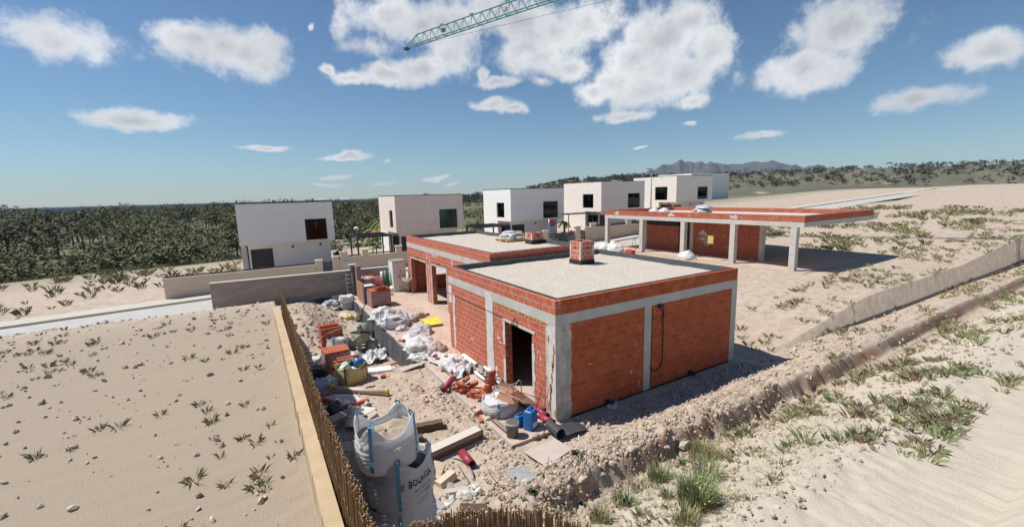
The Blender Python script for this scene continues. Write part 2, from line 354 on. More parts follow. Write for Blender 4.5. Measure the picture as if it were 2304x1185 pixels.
    def blob(s, c, sx, sy, sz, sd=0, amp=.25, fr=2.2, nu=64, nv=34, flat=.12, crease=.12):
        """crumpled sack / heap: a flattened dome with folds"""
        q = V((sd*3.1, sd*1.7, sd*.9)); c = V(c)
        def fn(u, v):
            a = u*2*math.pi; t = v*math.pi; d = V((math.cos(a)*math.sin(t), math.sin(a)*math.sin(t), -math.cos(t)))
            wq = d*fr+q+V((noise.noise(d*2.3+q), noise.noise(d*2.3-q), 0))*.7; an = V((wq.x*.9+wq.y*.5, wq.y*2.6-wq.x*.6, wq.z*1.6))
            wt = .5+.9*noise.noise(d*1.7-q); wt = min(1, max(0, wt)); th = sd*1.3
            f1 = abs(math.sin((d.x*math.cos(th)+d.y*math.sin(th))*fr*3.2+4.2*noise.noise(d*1.6+q)+d.z*2)); f2 = abs(math.sin((d.y*math.cos(th)-d.x*math.sin(th))*fr*3.9+4.5*noise.noise(d*1.9-q)-d.z*3))
            k = 1+amp*.8*fbm(d*fr*.6+q, 3)-crease*.42*(f1**.7*wt+f2**.7*(1-wt)-.5)-crease*.12*abs(noise.noise(an*3.5))
            z = d.z*k
            if z < 0: z *= flat
            return c+V((d.x*k*sx, d.y*k*sy, z*sz))
        return s.grid(fn, nu, nv, True, wrap=True)
    def leaf(s, c, size, rnd, up=.3):
        a = rnd.random()*6.28; n = V((math.cos(a)*rnd.uniform(.3,1), math.sin(a)*rnd.uniform(.3,1), rnd.uniform(-.2,1)+up)).normalized()
        u = n.orthogonal().normalized(); w = n.cross(u); k = rnd.random()*6.28; u, w = u*math.cos(k)+w*math.sin(k), w*math.cos(k)-u*math.sin(k); c = V(c)
        return s.add([c-u*size, c+w*size*.55, c+u*size, c-w*size*.55], [(0,1,2,3)], False)
    def build(s, name, mat, parent=None, loc=(0,0,0), rz=0., world=False, rot=None):
        me = D.meshes.new(name)
        vs = s.v
        if world:
            o = V((0,0,0)); p = parent
            while p is not None: o += p.location; p = p.parent
            if parent is None: o = V(loc)
            vs = [p-o for p in vs]
        me.from_pydata([tuple(p) for p in vs], [], s.f); mats = mat if isinstance(mat, (list, tuple)) else [mat]
        for q in mats: me.materials.append(MATS[q] if isinstance(q, str) else q)
        me.polygons.foreach_set('material_index', s.m); me.polygons.foreach_set('use_smooth', s.sm); me.update()
        bm = bmesh.new(); bm.from_mesh(me); bmesh.ops.remove_doubles(bm, verts=bm.verts, dist=1e-5); bmesh.ops.recalc_face_normals(bm, faces=bm.faces); bm.to_mesh(me); bm.free()
        ob = D.objects.new(name, me); COL.objects.link(ob)
        if parent is not None: ob.parent = parent
        if not (world and parent is not None): ob.location = loc; ob.rotation_euler = rot if rot is not None else (0,0,rz)
        return ob

def tag(o, label=None, cat=None, group=None, kind=None):
    if label: o['label'] = label
    if cat: o['category'] = cat
    if group: o['group'] = group
    if kind: o['kind'] = kind
    return o
def T(name, label, cat, loc=(0,0,0), rz=0., group=None):
    o = D.objects.new(name, None); COL.objects.link(o); o.location = loc; o.rotation_euler = (0,0,rz); o.empty_display_size = .2
    return tag(o, label, cat, group)
def dup(o, loc=None, rz=None, label=None, parent=None, scale=None, rot=None):
    c = o.copy(); COL.objects.link(c)
    if parent is not None: c.parent = parent
    if loc is not None: c.location = loc
    if rz is not None: c.rotation_euler = (0,0,rz)
    if rot is not None: c.rotation_euler = rot
    if scale is not None: c.scale = (scale,)*3
    if label: c['label'] = label
    for ch in list(o.children): dup(ch, parent=c)
    return c
def text_geo(txt, size):
    cu = D.curves.new('lettering', 'FONT'); cu.body = txt; cu.size = size; cu.align_x = 'CENTER'; cu.resolution_u = 2; cu.offset = .004 if size > .1 else 0
    o = D.objects.new('lettering', cu); COL.objects.link(o); dg = bpy.context.evaluated_depsgraph_get(); me = o.evaluated_get(dg).to_mesh()
    r = [v.co.copy() for v in me.vertices], [list(p.vertices) for p in me.polygons]; o.evaluated_get(dg).to_mesh_clear(); D.objects.remove(o); D.curves.remove(cu); return r
# ------------------------------------------------------------------ sky, clouds, sun
SUN = V((-1.75, 1.30, 3.39)).normalized()
w = D.worlds.new('World'); SC.world = w; w.use_nodes = True
def build_sky():
    nt = w.node_tree; N = nt.nodes.new; L = nt.links.new; nt.nodes.clear()
    out = N('ShaderNodeOutputWorld'); bg = N('ShaderNodeBackground'); L(bg.outputs[0], out.inputs[0])
    sky = N('ShaderNodeTexSky'); sky.sky_type = 'NISHITA'; sky.sun_disc = False; sky.sun_elevation = math.asin(SUN.z); sky.sun_rotation = math.atan2(SUN.x, SUN.y)
    sky.air_density = 1.0; sky.dust_density = .15; sky.ozone_density = 1.2; sky.altitude = 100
    SKY_K = .060
    tc = N('ShaderNodeTexCoord'); sp = N('ShaderNodeSeparateXYZ'); nm = N('ShaderNodeVectorMath'); nm.operation = 'NORMALIZE'; L(tc.outputs['Generated'], nm.inputs[0]); L(nm.outputs[0], sp.inputs[0])
    def mth(op, a, b=None, c=None):
        m = N('ShaderNodeMath'); m.operation = op
        for k, q in enumerate((a, b, c)):
            if q is None: continue
            if isinstance(q, (int, float)): m.inputs[k].default_value = q
            else: L(q, m.inputs[k])
        return m.outputs[0]
    az = mth('ARCTAN2', sp.outputs[0], sp.outputs[1]); el = mth('ARCSINE', sp.outputs[2])
    cv = N('ShaderNodeCombineXYZ'); L(az, cv.inputs[0]); L(el, cv.inputs[1])
    def noise_n(s, d, rough=.6, vec=None):
        n = N('ShaderNodeTexNoise'); n.inputs['Scale'].default_value = s; n.inputs['Detail'].default_value = d; n.inputs['Roughness'].default_value = rough; L(vec or nm.outputs[0], n.inputs['Vector']); return n
    # ragged edges: the place looked up is shaken by noise
    wn = noise_n(7, 5); sh = N('ShaderNodeVectorMath'); sh.operation = 'MULTIPLY_ADD'; L(wn.outputs['Color'], sh.inputs[0]); sh.inputs[1].default_value = (.10,.045,0); L(cv.outputs[0], sh.inputs[2])
    sub = N('ShaderNodeVectorMath'); sub.operation = 'SUBTRACT'; L(sh.outputs[0], sub.inputs[0]); sub.inputs[1].default_value = (.05,.0225,0)
    def ae(px, py): d = ray(px, py).normalized(); return math.atan2(d.x, d.y), math.asin(d.z)
    acc = None
    BL = [(870,30,95,60,1),(940,55,70,55,1),(1010,60,95,75,1),(1010,130,65,60,1),(960,160,90,30,1),(885,172,85,26,1),(795,178,55,17,1),(748,163,22,13,.9),(770,45,18,70,.62),(835,105,60,26,.6),
      (1180,50,85,65,1),(1250,70,115,75,1),(1330,40,95,60,1),(1230,130,95,50,1),(1185,110,60,40,1),(1285,155,65,35,1),(1100,30,70,50,.95),
      (1125,186,55,14,1),(1090,170,14,20,.9),(1215,185,25,14,.7),(1112,237,50,18,1),(1148,248,34,16,1),
      (1500,85,105,75,1),(1430,130,90,75,1),(1545,55,80,45,1),(1395,195,95,50,1),(1340,212,65,36,1),(1450,205,110,55,1),(1545,170,85,70,1),(1405,262,85,14,1),(1560,228,50,18,1),(1595,120,50,85,1),(1440,80,40,45,1),
      (1545,278,24,8,.9),(1440,333,22,4,.75),(788,354,62,8,1),(800,349,30,8,1),(880,361,9,3,.9),(980,398,32,5,.95),(765,398,42,5,.9),(740,415,36,5,.8),(870,412,40,4,.65),(1020,412,30,4,.6),(712,65,10,14,.9),(745,452,38,5,.95),(960,438,34,4,.9),
      (520,120,140,60,1),(420,90,90,50,1),(300,270,110,24,1),(120,90,150,60,1),(1800,160,120,60,1),(1900,60,150,80,1),(2080,230,130,30,1),(2230,120,110,50,1),(1720,300,60,10,.9),(600,330,70,8,.9)]
    for px, py, rx, ry, k in BL:
        a0, e0 = ae(px, py); a1, _ = ae(px+rx, py); _, e1 = ae(px, py-ry)
        mp = N('ShaderNodeMapping'); mp.vector_type = 'TEXTURE'; mp.inputs['Location'].default_value = (a0, e0, 0); mp.inputs['Scale'].default_value = (abs(a1-a0)*1.35, abs(e1-e0)*1.35, 1); mp.inputs['Rotation'].default_value = (0,0,.03)
        L(sub.outputs[0], mp.inputs[0]); ln = N('ShaderNodeVectorMath'); ln.operation = 'LENGTH'; L(mp.outputs[0], ln.inputs[0])
        val = mth('MULTIPLY_ADD', ln.outputs['Value'], -1.0*k, k)
        acc = val if acc is None else mth('SMOOTH_MAX', acc, val, .22)
    n1 = noise_n(9, 10, .62); n2 = noise_n(26, 8, .65)
    v = mth('MULTIPLY_ADD', n1.outputs['Fac'], 1.1, acc); n6 = noise_n(70, 6, .7); v = mth('MULTIPLY_ADD', n2.outputs['Fac'], .95, v); v = mth('MULTIPLY_ADD', n6.outputs['Fac'], .24, v); v = mth('ADD', v, -.32)
    mask = N('ShaderNodeMapRange'); mask.interpolation_type = 'SMOOTHSTEP'; L(v, mask.inputs[0]); mask.inputs[1].default_value = .93; mask.inputs[2].default_value = 1.52
    mask.inputs[4].default_value = .96
    # cloud tone: bright billows, greyer and denser middles
    n3 = noise_n(5, 7, .55); n4 = noise_n(11, 5, .5)
    tone = mth('MULTIPLY_ADD', n4.outputs['Fac'], .42, n3.outputs['Fac']); tone = mth('ADD', tone, .09)
    thick = N('ShaderNodeMapRange'); L(v, thick.inputs[0]); thick.inputs[1].default_value = 1.15; thick.inputs[2].default_value = 1.9; thick.inputs[3].default_value = .22; thick.inputs[4].default_value = -.22
    tone = mth('ADD', tone, thick.outputs[0])
    cr = N('ShaderNodeMapRange'); L(tone, cr.inputs[0]); cr.inputs[1].default_value = .55; cr.inputs[2].default_value = 1.05
    cm = N('ShaderNodeMix'); cm.data_type = 'RGBA'; L(cr.outputs[0], cm.inputs[0]); cm.inputs[6].default_value = (.38,.395,.425,1); cm.inputs[7].default_value = (.70,.705,.715,1)
    sc = N('ShaderNodeVectorMath'); sc.operation = 'MULTIPLY'; L(sky.outputs[0], sc.inputs[0]); sc.inputs[1].default_value = (SKY_K*.79, SKY_K*.98, SKY_K*1.12)
    fin = N('ShaderNodeMix'); fin.data_type = 'RGBA'; L(mask.outputs[0], fin.inputs[0]); L(sc.outputs[0], fin.inputs[6]); L(cm.outputs[2], fin.inputs[7])
    L(fin.outputs[2], bg.inputs[0]); bg.inputs[1].default_value = 1.0
build_sky()
w.cycles.sampling_method = 'MANUAL'; w.cycles.sample_map_resolution = 512
sl = D.lights.new('sun', 'SUN'); sl.energy = 4.3; sl.angle = R(.55); sl.color = (1,.945,.87); so = D.objects.new('sun', sl); COL.objects.link(so); so.location = (-20, 15, 40)
so.rotation_euler = SUN.to_track_quat('Z', 'Y').to_euler()
SC.view_settings.view_transform = 'Standard'; SC.view_settings.look = 'None'; SC.view_settings.exposure = .41; SC.view_settings.gamma = 1
SC.cycles.max_bounces = 6; SC.cycles.transparent_max_bounces = 6; SC.cycles.volume_bounces = 0; SC.cycles.use_denoising = True
SC.cycles.caustics_reflective = False; SC.cycles.caustics_refractive = False

# ------------------------------------------------------------------ ground sheet, out to the shore
def m_ground():
    m = M('dirt', (.48,.395,.318), (.35,.275,.213), 2.3, .96, 1., 26, c3=(.55,.485,.41), s3=11, k3=.25)
    nt = m.node_tree; N = nt.nodes.new; L = nt.links.new; b = nt.nodes['Principled BSDF']
    old = b.inputs['Base Color'].links[0].from_socket
    geo = N('ShaderNodeNewGeometry'); sp = N('ShaderNodeSeparateXYZ'); L(geo.outputs['Position'], sp.inputs[0])
    nz = N('ShaderNodeTexNoise'); nz.inputs['Scale'].default_value = .9; nz.inputs['Detail'].default_value = 6; L(geo.outputs['Position'], nz.inputs['Vector'])
    def rng(s, a, b_):
        x = N('ShaderNodeMapRange'); L(s, x.inputs[0]); x.inputs[1].default_value = a; x.inputs[2].default_value = b_; return x.outputs[0]
    def mul(a, b_):
        x = N('ShaderNodeMath'); x.operation = 'MULTIPLY'; L(a, x.inputs[0]); L(b_, x.inputs[1]); return x.outputs[0]
    def mix(f, a, c):
        x = N('ShaderNodeMix'); x.data_type = 'RGBA'; L(f, x.inputs[0]); L(a, x.inputs[6]); x.inputs[7].default_value = (*c, 1); return x.outputs[2]
    off = N('ShaderNodeMath'); off.operation = 'MULTIPLY_ADD'; L(nz.outputs['Fac'], off.inputs[0]); off.inputs[1].default_value = 1.6; L(sp.outputs[1], off.inputs[2])
    c = mix(mul(rng(off.outputs[0], -2.2, -2.9), rng(sp.outputs[0], -3.6, -2.4)), old, (.47,.42,.345))   # pale natural rock of the slope
    # the steep cut face is mixed redder and darker, its shade put into colour
    sn = N('ShaderNodeSeparateXYZ'); L(geo.outputs['Normal'], sn.inputs[0])
    c = mix(mul(mul(rng(sn.outputs[2], .80, .60), rng(sp.outputs[1], -1.4, -2.0)), rng(nz.outputs['Fac'], .40, .60)), c, (.42,.26,.165))
    c = mix(mul(rng(sp.outputs[0], -6.1, -6.3), rng(sp.outputs[1], 14, 10)), c, (.33,.27,.205))          # bare gravel of the raised plot
    c = mix(rng(sp.outputs[1], 38, 58), c, (.13,.135,.075))
    L(c, b.inputs['Base Color'])
m_ground()
def axis(lo, hi, st, far):
    a = [lo+i*st for i in range(int(round((hi-lo)/st))+1)]; d = st; x = hi
    while x < far: d *= 1.22; x += d; a.append(x)
    d = st; x = lo
    while x > -far: d *= 1.22; x -= d; a.insert(0, x)
    return a
def ground():
    xs = sorted(axis(-6.6, 8.4, .1, 3200)+[-3.15+.1*i for i in range(80)]); ys = sorted(axis(-6.4, 21.6, .1, 3200)+[-3.75+.1*i for i in range(30)]); xs = [(-1.62 if abs(x+1.6) < .03 else -1.52 if abs(x+1.5) < .03 else x) for x in xs]
    vs = []
    for y in ys:
        for x in xs:
            z = H(x, y)
            if -60 < x < 70 and -40 < y < 20.5 and not (-1.58 < x < 20.5 and y > -.25 and (x < 8 or y > 6)) and not (20.5 < x < 32 and y > 3.5):
                p = V((x, y, 0)); k = 1.0
                if x > -3.2 and y < -1.2: k = 1.0+3.2*sm(-1.3, -2.3, y)*(1-sm(-3.4, -4.2, y)*.6)
                if x < -2.5 and y > 12: k = 2.2
                k *= 1-.3*sm(-6.0, -6.06, x)
                z += k*(.020*fbm(p*1.7, 3)+.024*fbm(p*4.3+V((7,3,0)), 5)+.012*fbm(p*14, 3))
                if k > 1.8: z += .018*(k-1.8)*(abs(noise.noise(p*2.9))-.25)+.022*(k-1.8)*(abs(noise.noise(p*7.3))-.25)
            elif y > 50 or abs(x) > 70: z += .5*fbm(V((x*.03, y*.03, 1)), 3)
            vs.append((x, y, z))
    n = len(xs); fs = [(j*n+i, j*n+i+1, (j+1)*n+i+1, (j+1)*n+i) for j in range(len(ys)-1) for i in range(n-1)]
    me = D.meshes.new('ground'); me.from_pydata(vs, [], fs); me.materials.append(MATS['dirt']); me.polygons.foreach_set('use_smooth', [True]*len(fs)); o = D.objects.new('ground', me); COL.objects.link(o); tag(o, kind='structure')
ground()
o = MB().lathe([(9200,-18),(1,-18)], 96).build('sea', 'sea_water'); tag(o, kind='structure')
# dusty concrete terrace under and around the houses, street, pavement
m = MB(); m.box(-1.58, 8.1, 0, 20.25, -.4, 0); m.box(-1.58, .02, -.34, -.001, -.4, .001); m.box(8.1, 20, 6.5, 20.2, -.4, .02); tag(m.build('terrace_slab', 'slab_dusty'), kind='structure')
m = MB(); m.box(-1.64, -1.584, -.36, 6.9, -.5, .012); tag(m.build('terrace_kerb', 'slab_edge'), kind='structure')
def strip(name, mat, y0, y1, dz, th=.0):
    xs = [-60,-30,-8,0,7,15,21,27,33,40,60,120]; m = MB()
    for a, b in zip(xs, xs[1:]):
        za, zb = street_z(a)+dz, street_z(b)+dz
        if th: m.add([(a,y0,za),(b,y0,zb),(b,y1,zb),(a,y1,za),(a,y0,za-th),(b,y0,zb-th),(b,y1,zb-th),(a,y1,za-th)], [(0,1,2,3),(0,4,5,1),(2,6,7,3)], False)
        else: m.add([(a,y0,za),(b,y0,zb),(b,y1,zb),(a,y1,za)], [(0,1,2,3)], False)
    return tag(m.build(name, mat), kind='structure')
strip('street', 'asphalt_pale', 21.4, 25.4, .012)
strip('kerb', 'kerb', 25.4, 25.55, .15, .2)
strip('pavement', 'pavement', 25.551, 26.995, .145, .2)
o = MB().box(40, 90, 21, 22, .9, 1).v
# ------------------------------------------------------------------ hills and mountain
def ridge(name, mat, pts, dist, depth, base, sd, amp, nu=160, nv=26, kind='structure'):
    """a hill whose crest runs through the given bearings at a real distance, with front and back slopes"""
    P = [CAM+ray(px, py)*(dist/math.hypot(*ray(px, py).xy)) for px, py in pts]
    def crest(u):
        t = u*(len(P)-1); i = min(int(t), len(P)-2); return P[i].lerp(P[i+1], t-i)
    def fn(u, v):
        c = crest(u); d = (c.xy-CAM.xy).normalized(); s = (v-.42)*2; k = 1-min(1, abs(s)/1.0)
        q = V((c.x*.9/dist*9, c.y*.9/dist*9, sd)); off = s*depth
        z = base+(c.z-base)*(k**.8)
        P_ = V((c.x+d.x*off, c.y+d.y*off, sd*99.))/(dist*.085)
        z += amp*(abs(fbm(P_*1.6, 5))*1.8-.3)*(.08+k*(1-k)*4.2)+amp*.15*fbm(P_*5, 4)*k
        return V((c.x+d.x*off, c.y+d.y*off, z))
    return tag(MB().grid(fn, nu, nv).build(name, mat), kind=kind), crest, fn
ridge('mountain', 'mountain_rock', [(1000,456),(1180,446),(1330,425),(1395,404),(1430,396),(1445,392),(1462,386),(1477,380),(1490,373),(1503,375),(1512,371),(1522,367),(1530,362),(1540,367),(1552,366),(1563,369),(1575,367),(1588,370),(1600,364),(1625,370),(1650,371),(1720,366),(1800,378),(1900,384),(2050,380),(2250,396),(2500,404)], 4200, 1900, -20, 3, 48, 240, 40)
ridge('distant_hill', 'mountain_rock', [(900,452),(1000,447),(1045,441),(1070,436),(1092,432),(1150,434),(1250,440)], 3000, 900, -40, 8, 5)
_, hc1, hf1 = ridge('hill', 'hill_earth', [(1120,437),(1180,430),(1220,419),(1255,411),(1290,405),(1330,405),(1360,404),(1385,399),(1410,398),(1440,399),(1480,398),(1540,398),(1620,394),(1750,388),(1900,380),(2100,374),(2350,366)], 420, 190, -4, 5, 3.0, 200, 30)
_, hc2, hf2 = ridge('hill', 'hill_earth', [(930,462),(1000,455),(1040,449),(1075,446),(1110,445),(1160,444),(1230,440)], 330, 150, -6, 11, 2.5, 90, 24)
o = MB().grid(lambda u, v: V((lerp(14, 34, u), lerp(43, 64, v), -1.0+1.1*v+.25*fbm(V((u*3, v*3, 2)), 3)+.6*u*v)), 24, 24).build('lawn', 'lawn'); tag(o, kind='structure')

# ------------------------------------------------------------------ trees beyond the houses
def canopy(m, c, r, h, rnd, clumps, per, size):
    c = V(c)
    for _ in range(clumps):
        a = rnd.random()*6.28; q = math.sqrt(rnd.random()); k = rnd.random()
        cc = c+V((math.cos(a)*q*r*(1-.45*k), math.sin(a)*q*r*(1-.45*k), h*(.35+.62*k))); rr = r*rnd.uniform(.24,.42)
        for _ in range(per):
            d = V((rnd.gauss(0,1), rnd.gauss(0,1), rnd.gauss(0,.75))).normalized()*rr*rnd.uniform(.5,1.0); m.leaf(cc+d, size*rnd.uniform(.6,1.3), rnd, .5)
def wood(name, spots, seed, mat, per, clumps, size, trunk=True):
    rnd = random.Random(seed); m = MB()
    for x, y, z, r, h in spots:
        m.mi = 0; canopy(m, (x, y, z), r, h, rnd, clumps, per, size*r)
        if trunk: m.mi = 1; m.tube([(x,y,z-.4),(x+rnd.uniform(-.2,.2),y,z+h*.7)], [.16,.07], 5, False)
    return tag(m.build(name, [mat, 'bark']), kind='stuff')
rnd = random.Random(4); sp = []
for _ in range(330):                                              # pine wood seen between the two left houses, running on to the left
    dd = rnd.uniform(66, 190)**1.0; a = rnd.uniform(-.52, .24); x = CAM.x+dd*math.sin(a+.08); y = CAM.y+dd*math.cos(a+.08)
    sp.append((x, y, -3.4+sm(75,180,dd)*1.6, rnd.uniform(2.2,3.8), lerp(3.6, 7.0, sm(66,130,dd))*rnd.uniform(.8,1.15)))
wood('pine_wood', sp, 1, 'leaf_pine', 30, 18, .078)
sp = []
for _ in range(46):
    dd = rnd.uniform(95, 185); a = rnd.uniform(-.55, .30); sp.append((CAM.x+dd*math.sin(a+.04), CAM.y+dd*math.cos(a+.04), -2.6+sm(75,180,dd)*1.4, rnd.uniform(2.4,3.8), rnd.uniform(6.2,8.2)))
wood('tall_pines', sp, 9, 'leaf_far', 34, 11, .085)
sp = []
for _ in range(1250):                                              # pines on the near hill behind the right houses
    u = rnd.random()**.8; v = rnd.uniform(.10, .47); p = hf1(u, v); sp.append((*p, rnd.uniform(1.3,2.8), rnd.uniform(1.8,3.6)))
for _ in range(420):
    u = rnd.random(); v = rnd.uniform(.05, .5); p = hf2(u, v); sp.append((*p, rnd.uniform(1.5,3.2), rnd.uniform(2.2,4.4)))
wood('hillside_pines', sp, 2, 'leaf_far', 9, 8, .19, False)
sp = []
for _ in range(110):
    dd = rnd.uniform(70, 200); px = rnd.uniform(1030, 1240); d = ray(px, 440); d = V((d.x, d.y, 0)).normalized(); p = CAM+d*dd
    sp.append((p.x, p.y, -3.0+dd*.012, rnd.uniform(1.5,3.0), rnd.uniform(2.2,5.)))
wood('scrub_pines', sp, 3, 'leaf_pine', 22, 13, .09, False)
# ------------------------------------------------------------------ the three brick buildings
def wall_h(m, ax, f0, f1, u0, u1, z0, z1, holes=()):
    def bx(a, b, za, zb):
        if b-a > 1e-4 and zb-za > 1e-4:
            if ax == 'x': m.box(f0, f1, a, b, za, zb)
            else: m.box(a, b, f0, f1, za, zb)
    u = u0
    for a, b, za, zb in sorted(holes):
        bx(u, a, z0, z1); bx(a, b, z0, za); bx(a, b, zb, z1); u = b
    bx(u, u1, z0, z1)
def ring(m, x0, x1, y0, y1, z0, z1, t):
    m.box(x0, x0+t, y0, y1, z0, z1); m.box(x1-t, x1, y0, y1, z0, z1); m.box(x0+t, x1-t, y0, y0+t, z0, z1); m.box(x0+t, x1-t, y1-t, y1, z0, z1)
def ragged_(m, ax, f, u0, u1, z0, z1, th, sd, amp=.05, sides=(1,1), n=26):
    """a smear of plaster with torn edges, th thick, standing proud of plane f"""
    L_, R_ = [], []
    for i in range(n+1):
        z = lerp(z0, z1, i/n); q = V((sd*5.3, z*4.1, sd)); L_.append((u0+amp*sides[0]*(noise.noise(q)+.7*noise.noise(q*3.3)), z)); R_.append((u1+amp*sides[1]*(noise.noise(q+V((9,0,0)))+.7*noise.noise(q*3.3+V((4,0,0)))), z))
    P = lambda a, z, o: V((f-o, a, z)) if ax == 'x' else V((a, f-o, z))
    for i in range(n):
        A = [L_[i], R_[i], R_[i+1], L_[i+1]]
        m.add([P(*q, th) for q in A]+[P(*q, 0) for q in A], [(0,1,2,3),(0,3,7,4),(1,5,6,2)]+([(0,4,5,1)] if i == 0 else [])+([(3,2,6,7)] if i == n-1 else []), False)
def smear_(m, ax, f, u, z, ru, rz, th, sd):
    pts = []
    for i in range(22):
        a = i/22*6.283; k = 1+.7*noise.noise(V((math.cos(a)*1.5, math.sin(a)*1.5, sd*2.3)))+.5*noise.noise(V((math.cos(a)*4.5, math.sin(a)*4.5, sd*1.3))); pts.append((u+ru*k*math.cos(a), z+rz*k*math.sin(a)))
    m.prism([V((f-th, a, b)) if ax == 'x' else V((a, f-th, b)) for a, b in pts], (th,0,0) if ax == 'x' else (0,th,0))
class Smears:
    """plaster and mortar smears: each one becomes a part"""
    def __init__(s): s.l = []
    def build(s, name, mat, par, world=True):
        for q in s.l: q.build(name, mat, par, world=world)
def ragged(S, *a, **k): m = MB(); ragged_(m, *a, **k); S.l.append(m)
def smear_patch(S, *a, **k): m = MB(); smear_(m, *a, **k); S.l.append(m)
def roof_flash(th, x0, x1, y0, y1, ztop, t, zin, par, mat='membrane_slate'):
    m = MB(); ring(m, x0+t, x1-t, y0+t, y1-t, zin, ztop+.012, .03)
    m.build('roof_upstand', mat, par, world=True)
    m = MB(); ring(m, x0+t-.10, x1-t+.10, y0+t-.10, y1-t+.10, ztop, ztop+.014, .098); m.build('edge_flashing', 'flashing', par, world=True)
def chimney(par, x0, x1, y0, y1, z0, zf, z1):
    t = .11; m = MB(); ring(m, x0, x1, y0, y1, z0, z1, t); m.box(x0+t, x1-t, y0+t, y1-t, z0, z0+.1)
    c = m.build('chimney', 'brick_chimney', par, world=True)
    m = MB(); ring(m, x0-.02, x1+.02, y0-.02, y1+.02, z0-.05, zf, .02); m.build('flashing', 'membrane_black', c, world=True)
    zc = lerp(zf, z1, .66); h = .045; xm, ym = (x0+x1)/2, (y0+y1)/2
    for bx in ((x0-.004, x0+.03, ym-.05, ym+.05), (xm-.05, xm+.05, y0-.004, y0+.03)): MB().box(*bx, zc-h, zc+h).build('vent', 'brick_hole', c, world=True)
    m = Smears(); ragged(m, 'x', x0, y0-.0, y0+.12, zf, z1, .006, 3, .05, (0,1)); ragged(m, 'x', x0, y1-.1, y1, zf+.03, z1, .006, 5, .05, (1,0)); ragged(m, 'y', y0, x1-.1, x1, zf, z1-.15, .006, 6, .05, (1,0)); ragged(m, 'y', y0, x0, x0+.1, zf+.1, z1, .006, 7, .04, (0,1))
    m.build('mortar_smear', 'plaster_grey', c, world=True)
    return c

# building 1: the big flat-roofed brick volume in front
B1 = T('brick_building', 'nearest unfinished brick building with a gravel roof, a doorway and one tall brick chimney', 'building', (0,0,0), group='unfinished brick buildings')
DY0, DY1, DZ = 1.15, 2.72, 2.2
m = MB(); wall_h(m, 'x', 0, .25, .46, 7.3, -.1, 2.7, [(DY0, DY1, -.1, DZ)]); wall = m.build('wall', 'brick_wall', B1, world=True)
m = MB(); m.box(.46, 3.38, 0, .25, -.02, 2.7); m.box(3.68, 7.8, 0, .25, -.02, 2.7); m.box(.25, 7.85, 7.05, 7.3, -.1, 2.7); m.box(7.85, 8.1, .25, 7.3, -.1, 2.7); m.build('wall', 'brick_wall_shade', B1, world=True)
m = MB(); m.box(.46, 7.85, -.012, .24, -.2, -.02); m.build('base_membrane', 'membrane_black', B1, world=True)
m = MB(); m.box(-.004, .46, -.004, .46, -.25, 2.7); m.build('column', 'plaster_grey', B1, world=True)
m = MB(); m.box(3.38, 3.68, -.006, .25, -.2, 2.7); m.build('column', 'concrete', B1, world=True)
m = MB(); m.box(7.8, 8.104, -.006, .25, -.2, 2.7); m.build('column', 'concrete', B1, world=True)
m = MB(); ring(m, -.006, 8.106, -.006, 7.306, 2.7, 2.985, .3); m.build('ring_beam', 'concrete', B1, world=True)
m = MB(); m.box(.294, 7.806, .294, 7.006, 2.72, 3.1); m.build('ceiling_slab', 'concrete', B1, world=True)
m = MB(); m.box(.2, 7.9, 0, .2, 2.985, 3.385); m.box(7.9, 8.1, 0, 7.3, 2.985, 3.385); m.box(.2, 7.9, 7.1, 7.3, 2.985, 3.385); m.build('parapet', 'brick_wall_shade', B1, world=True); MB().box(0, .2, .0, 7.3, 2.985, 3.385).build('parapet', 'brick_wall', B1, world=True)
def gravel_bed(x0, x1, y0, y1, z, par):
    def fn(u, v):
        x, y = lerp(x0, x1, u), lerp(y0, y1, v); return V((x, y, z+.025*fbm(V((x*1.3, y*1.3, z)), 3)))
    return MB().grid(fn, 60, 60).build('roof_gravel', 'gravel', par, world=True)
gravel_bed(.22, 7.88, .22, 7.08, 3.2, B1)
roof_flash(0, 0, 8.1, 0, 7.3, 3.385, .2, 3.1, B1)
chimney(B1, 4.94, 5.66, 4.88, 5.6, 3.15, 3.40, 4.17)
# plaster on the lit face
m = Smears(); ragged(m, 'x', 0, 3.52, 4.02, -.02, 2.93, .012, 2, .05); ragged(m, 'x', 0, -.004, .36, -.05, 2.66, .010, 4, .09, (0,1.2), 40); ragged(m, 'x', 0, 6.72, 6.9, .1, 2.3, .012, 9, .06); ragged(m, 'x', 0, 6.98, 7.3, 1.9, 2.62, .01, 10, .03)
ragged(m, 'x', 0, DY1, DY1+.14, .0, .9, .009, 12, .07, (0,1)); ragged(m, 'x', 0, DY0-.13, DY0, .1, 1.9, .009, 14, .07, (1,0)); ragged(m, 'x', 0, DY1, DY1+.13, 1.4, 2.2, .009, 15, .06, (0,1))
for i, (yy, zz, a, b_) in enumerate([(3.2,1.5,.13,.03),(3.05,1.38,.08,.02),(3.35,.35,.08,.10),(.85,1.72,.03,.05),(.72,1.55,.02,.08),(5.2,.9,.12,.025),(3.1,1.2,.05,.015),(2.95,1.1,.03,.012)]): smear_patch(m, 'x', 0, yy, zz, a, b_, .007, i)
m.build('plaster_smear', 'plaster_white', B1, world=True)
m = Smears()
for i in range(16): smear_patch(m, 'x', 0, .04+.28*((i*.37)%1), .2+2.2*((i*.618)%1), .035, .10, .0125, 40+i)
m.build('bare_brick_patch', 'brick_orange', B1, world=True)
m = Smears(); ragged(m, 'y', 0, .40, .52, -.05, 2.66, .01, 21, .05, (0,1), 44)
for i, (xx, zz, a, b_) in enumerate([(3.02,1.62,.018,.09),(2.85,.75,.03,.07),(1.2,1.38,.05,.02),(3.2,.3,.02,.07),(5.9,1.1,.02,.02)]): smear_patch(m, 'y', 0, xx, zz, a, b_, .006, 60+i)
m.build('plaster_smear', 'plaster_grey', B1, world=True)
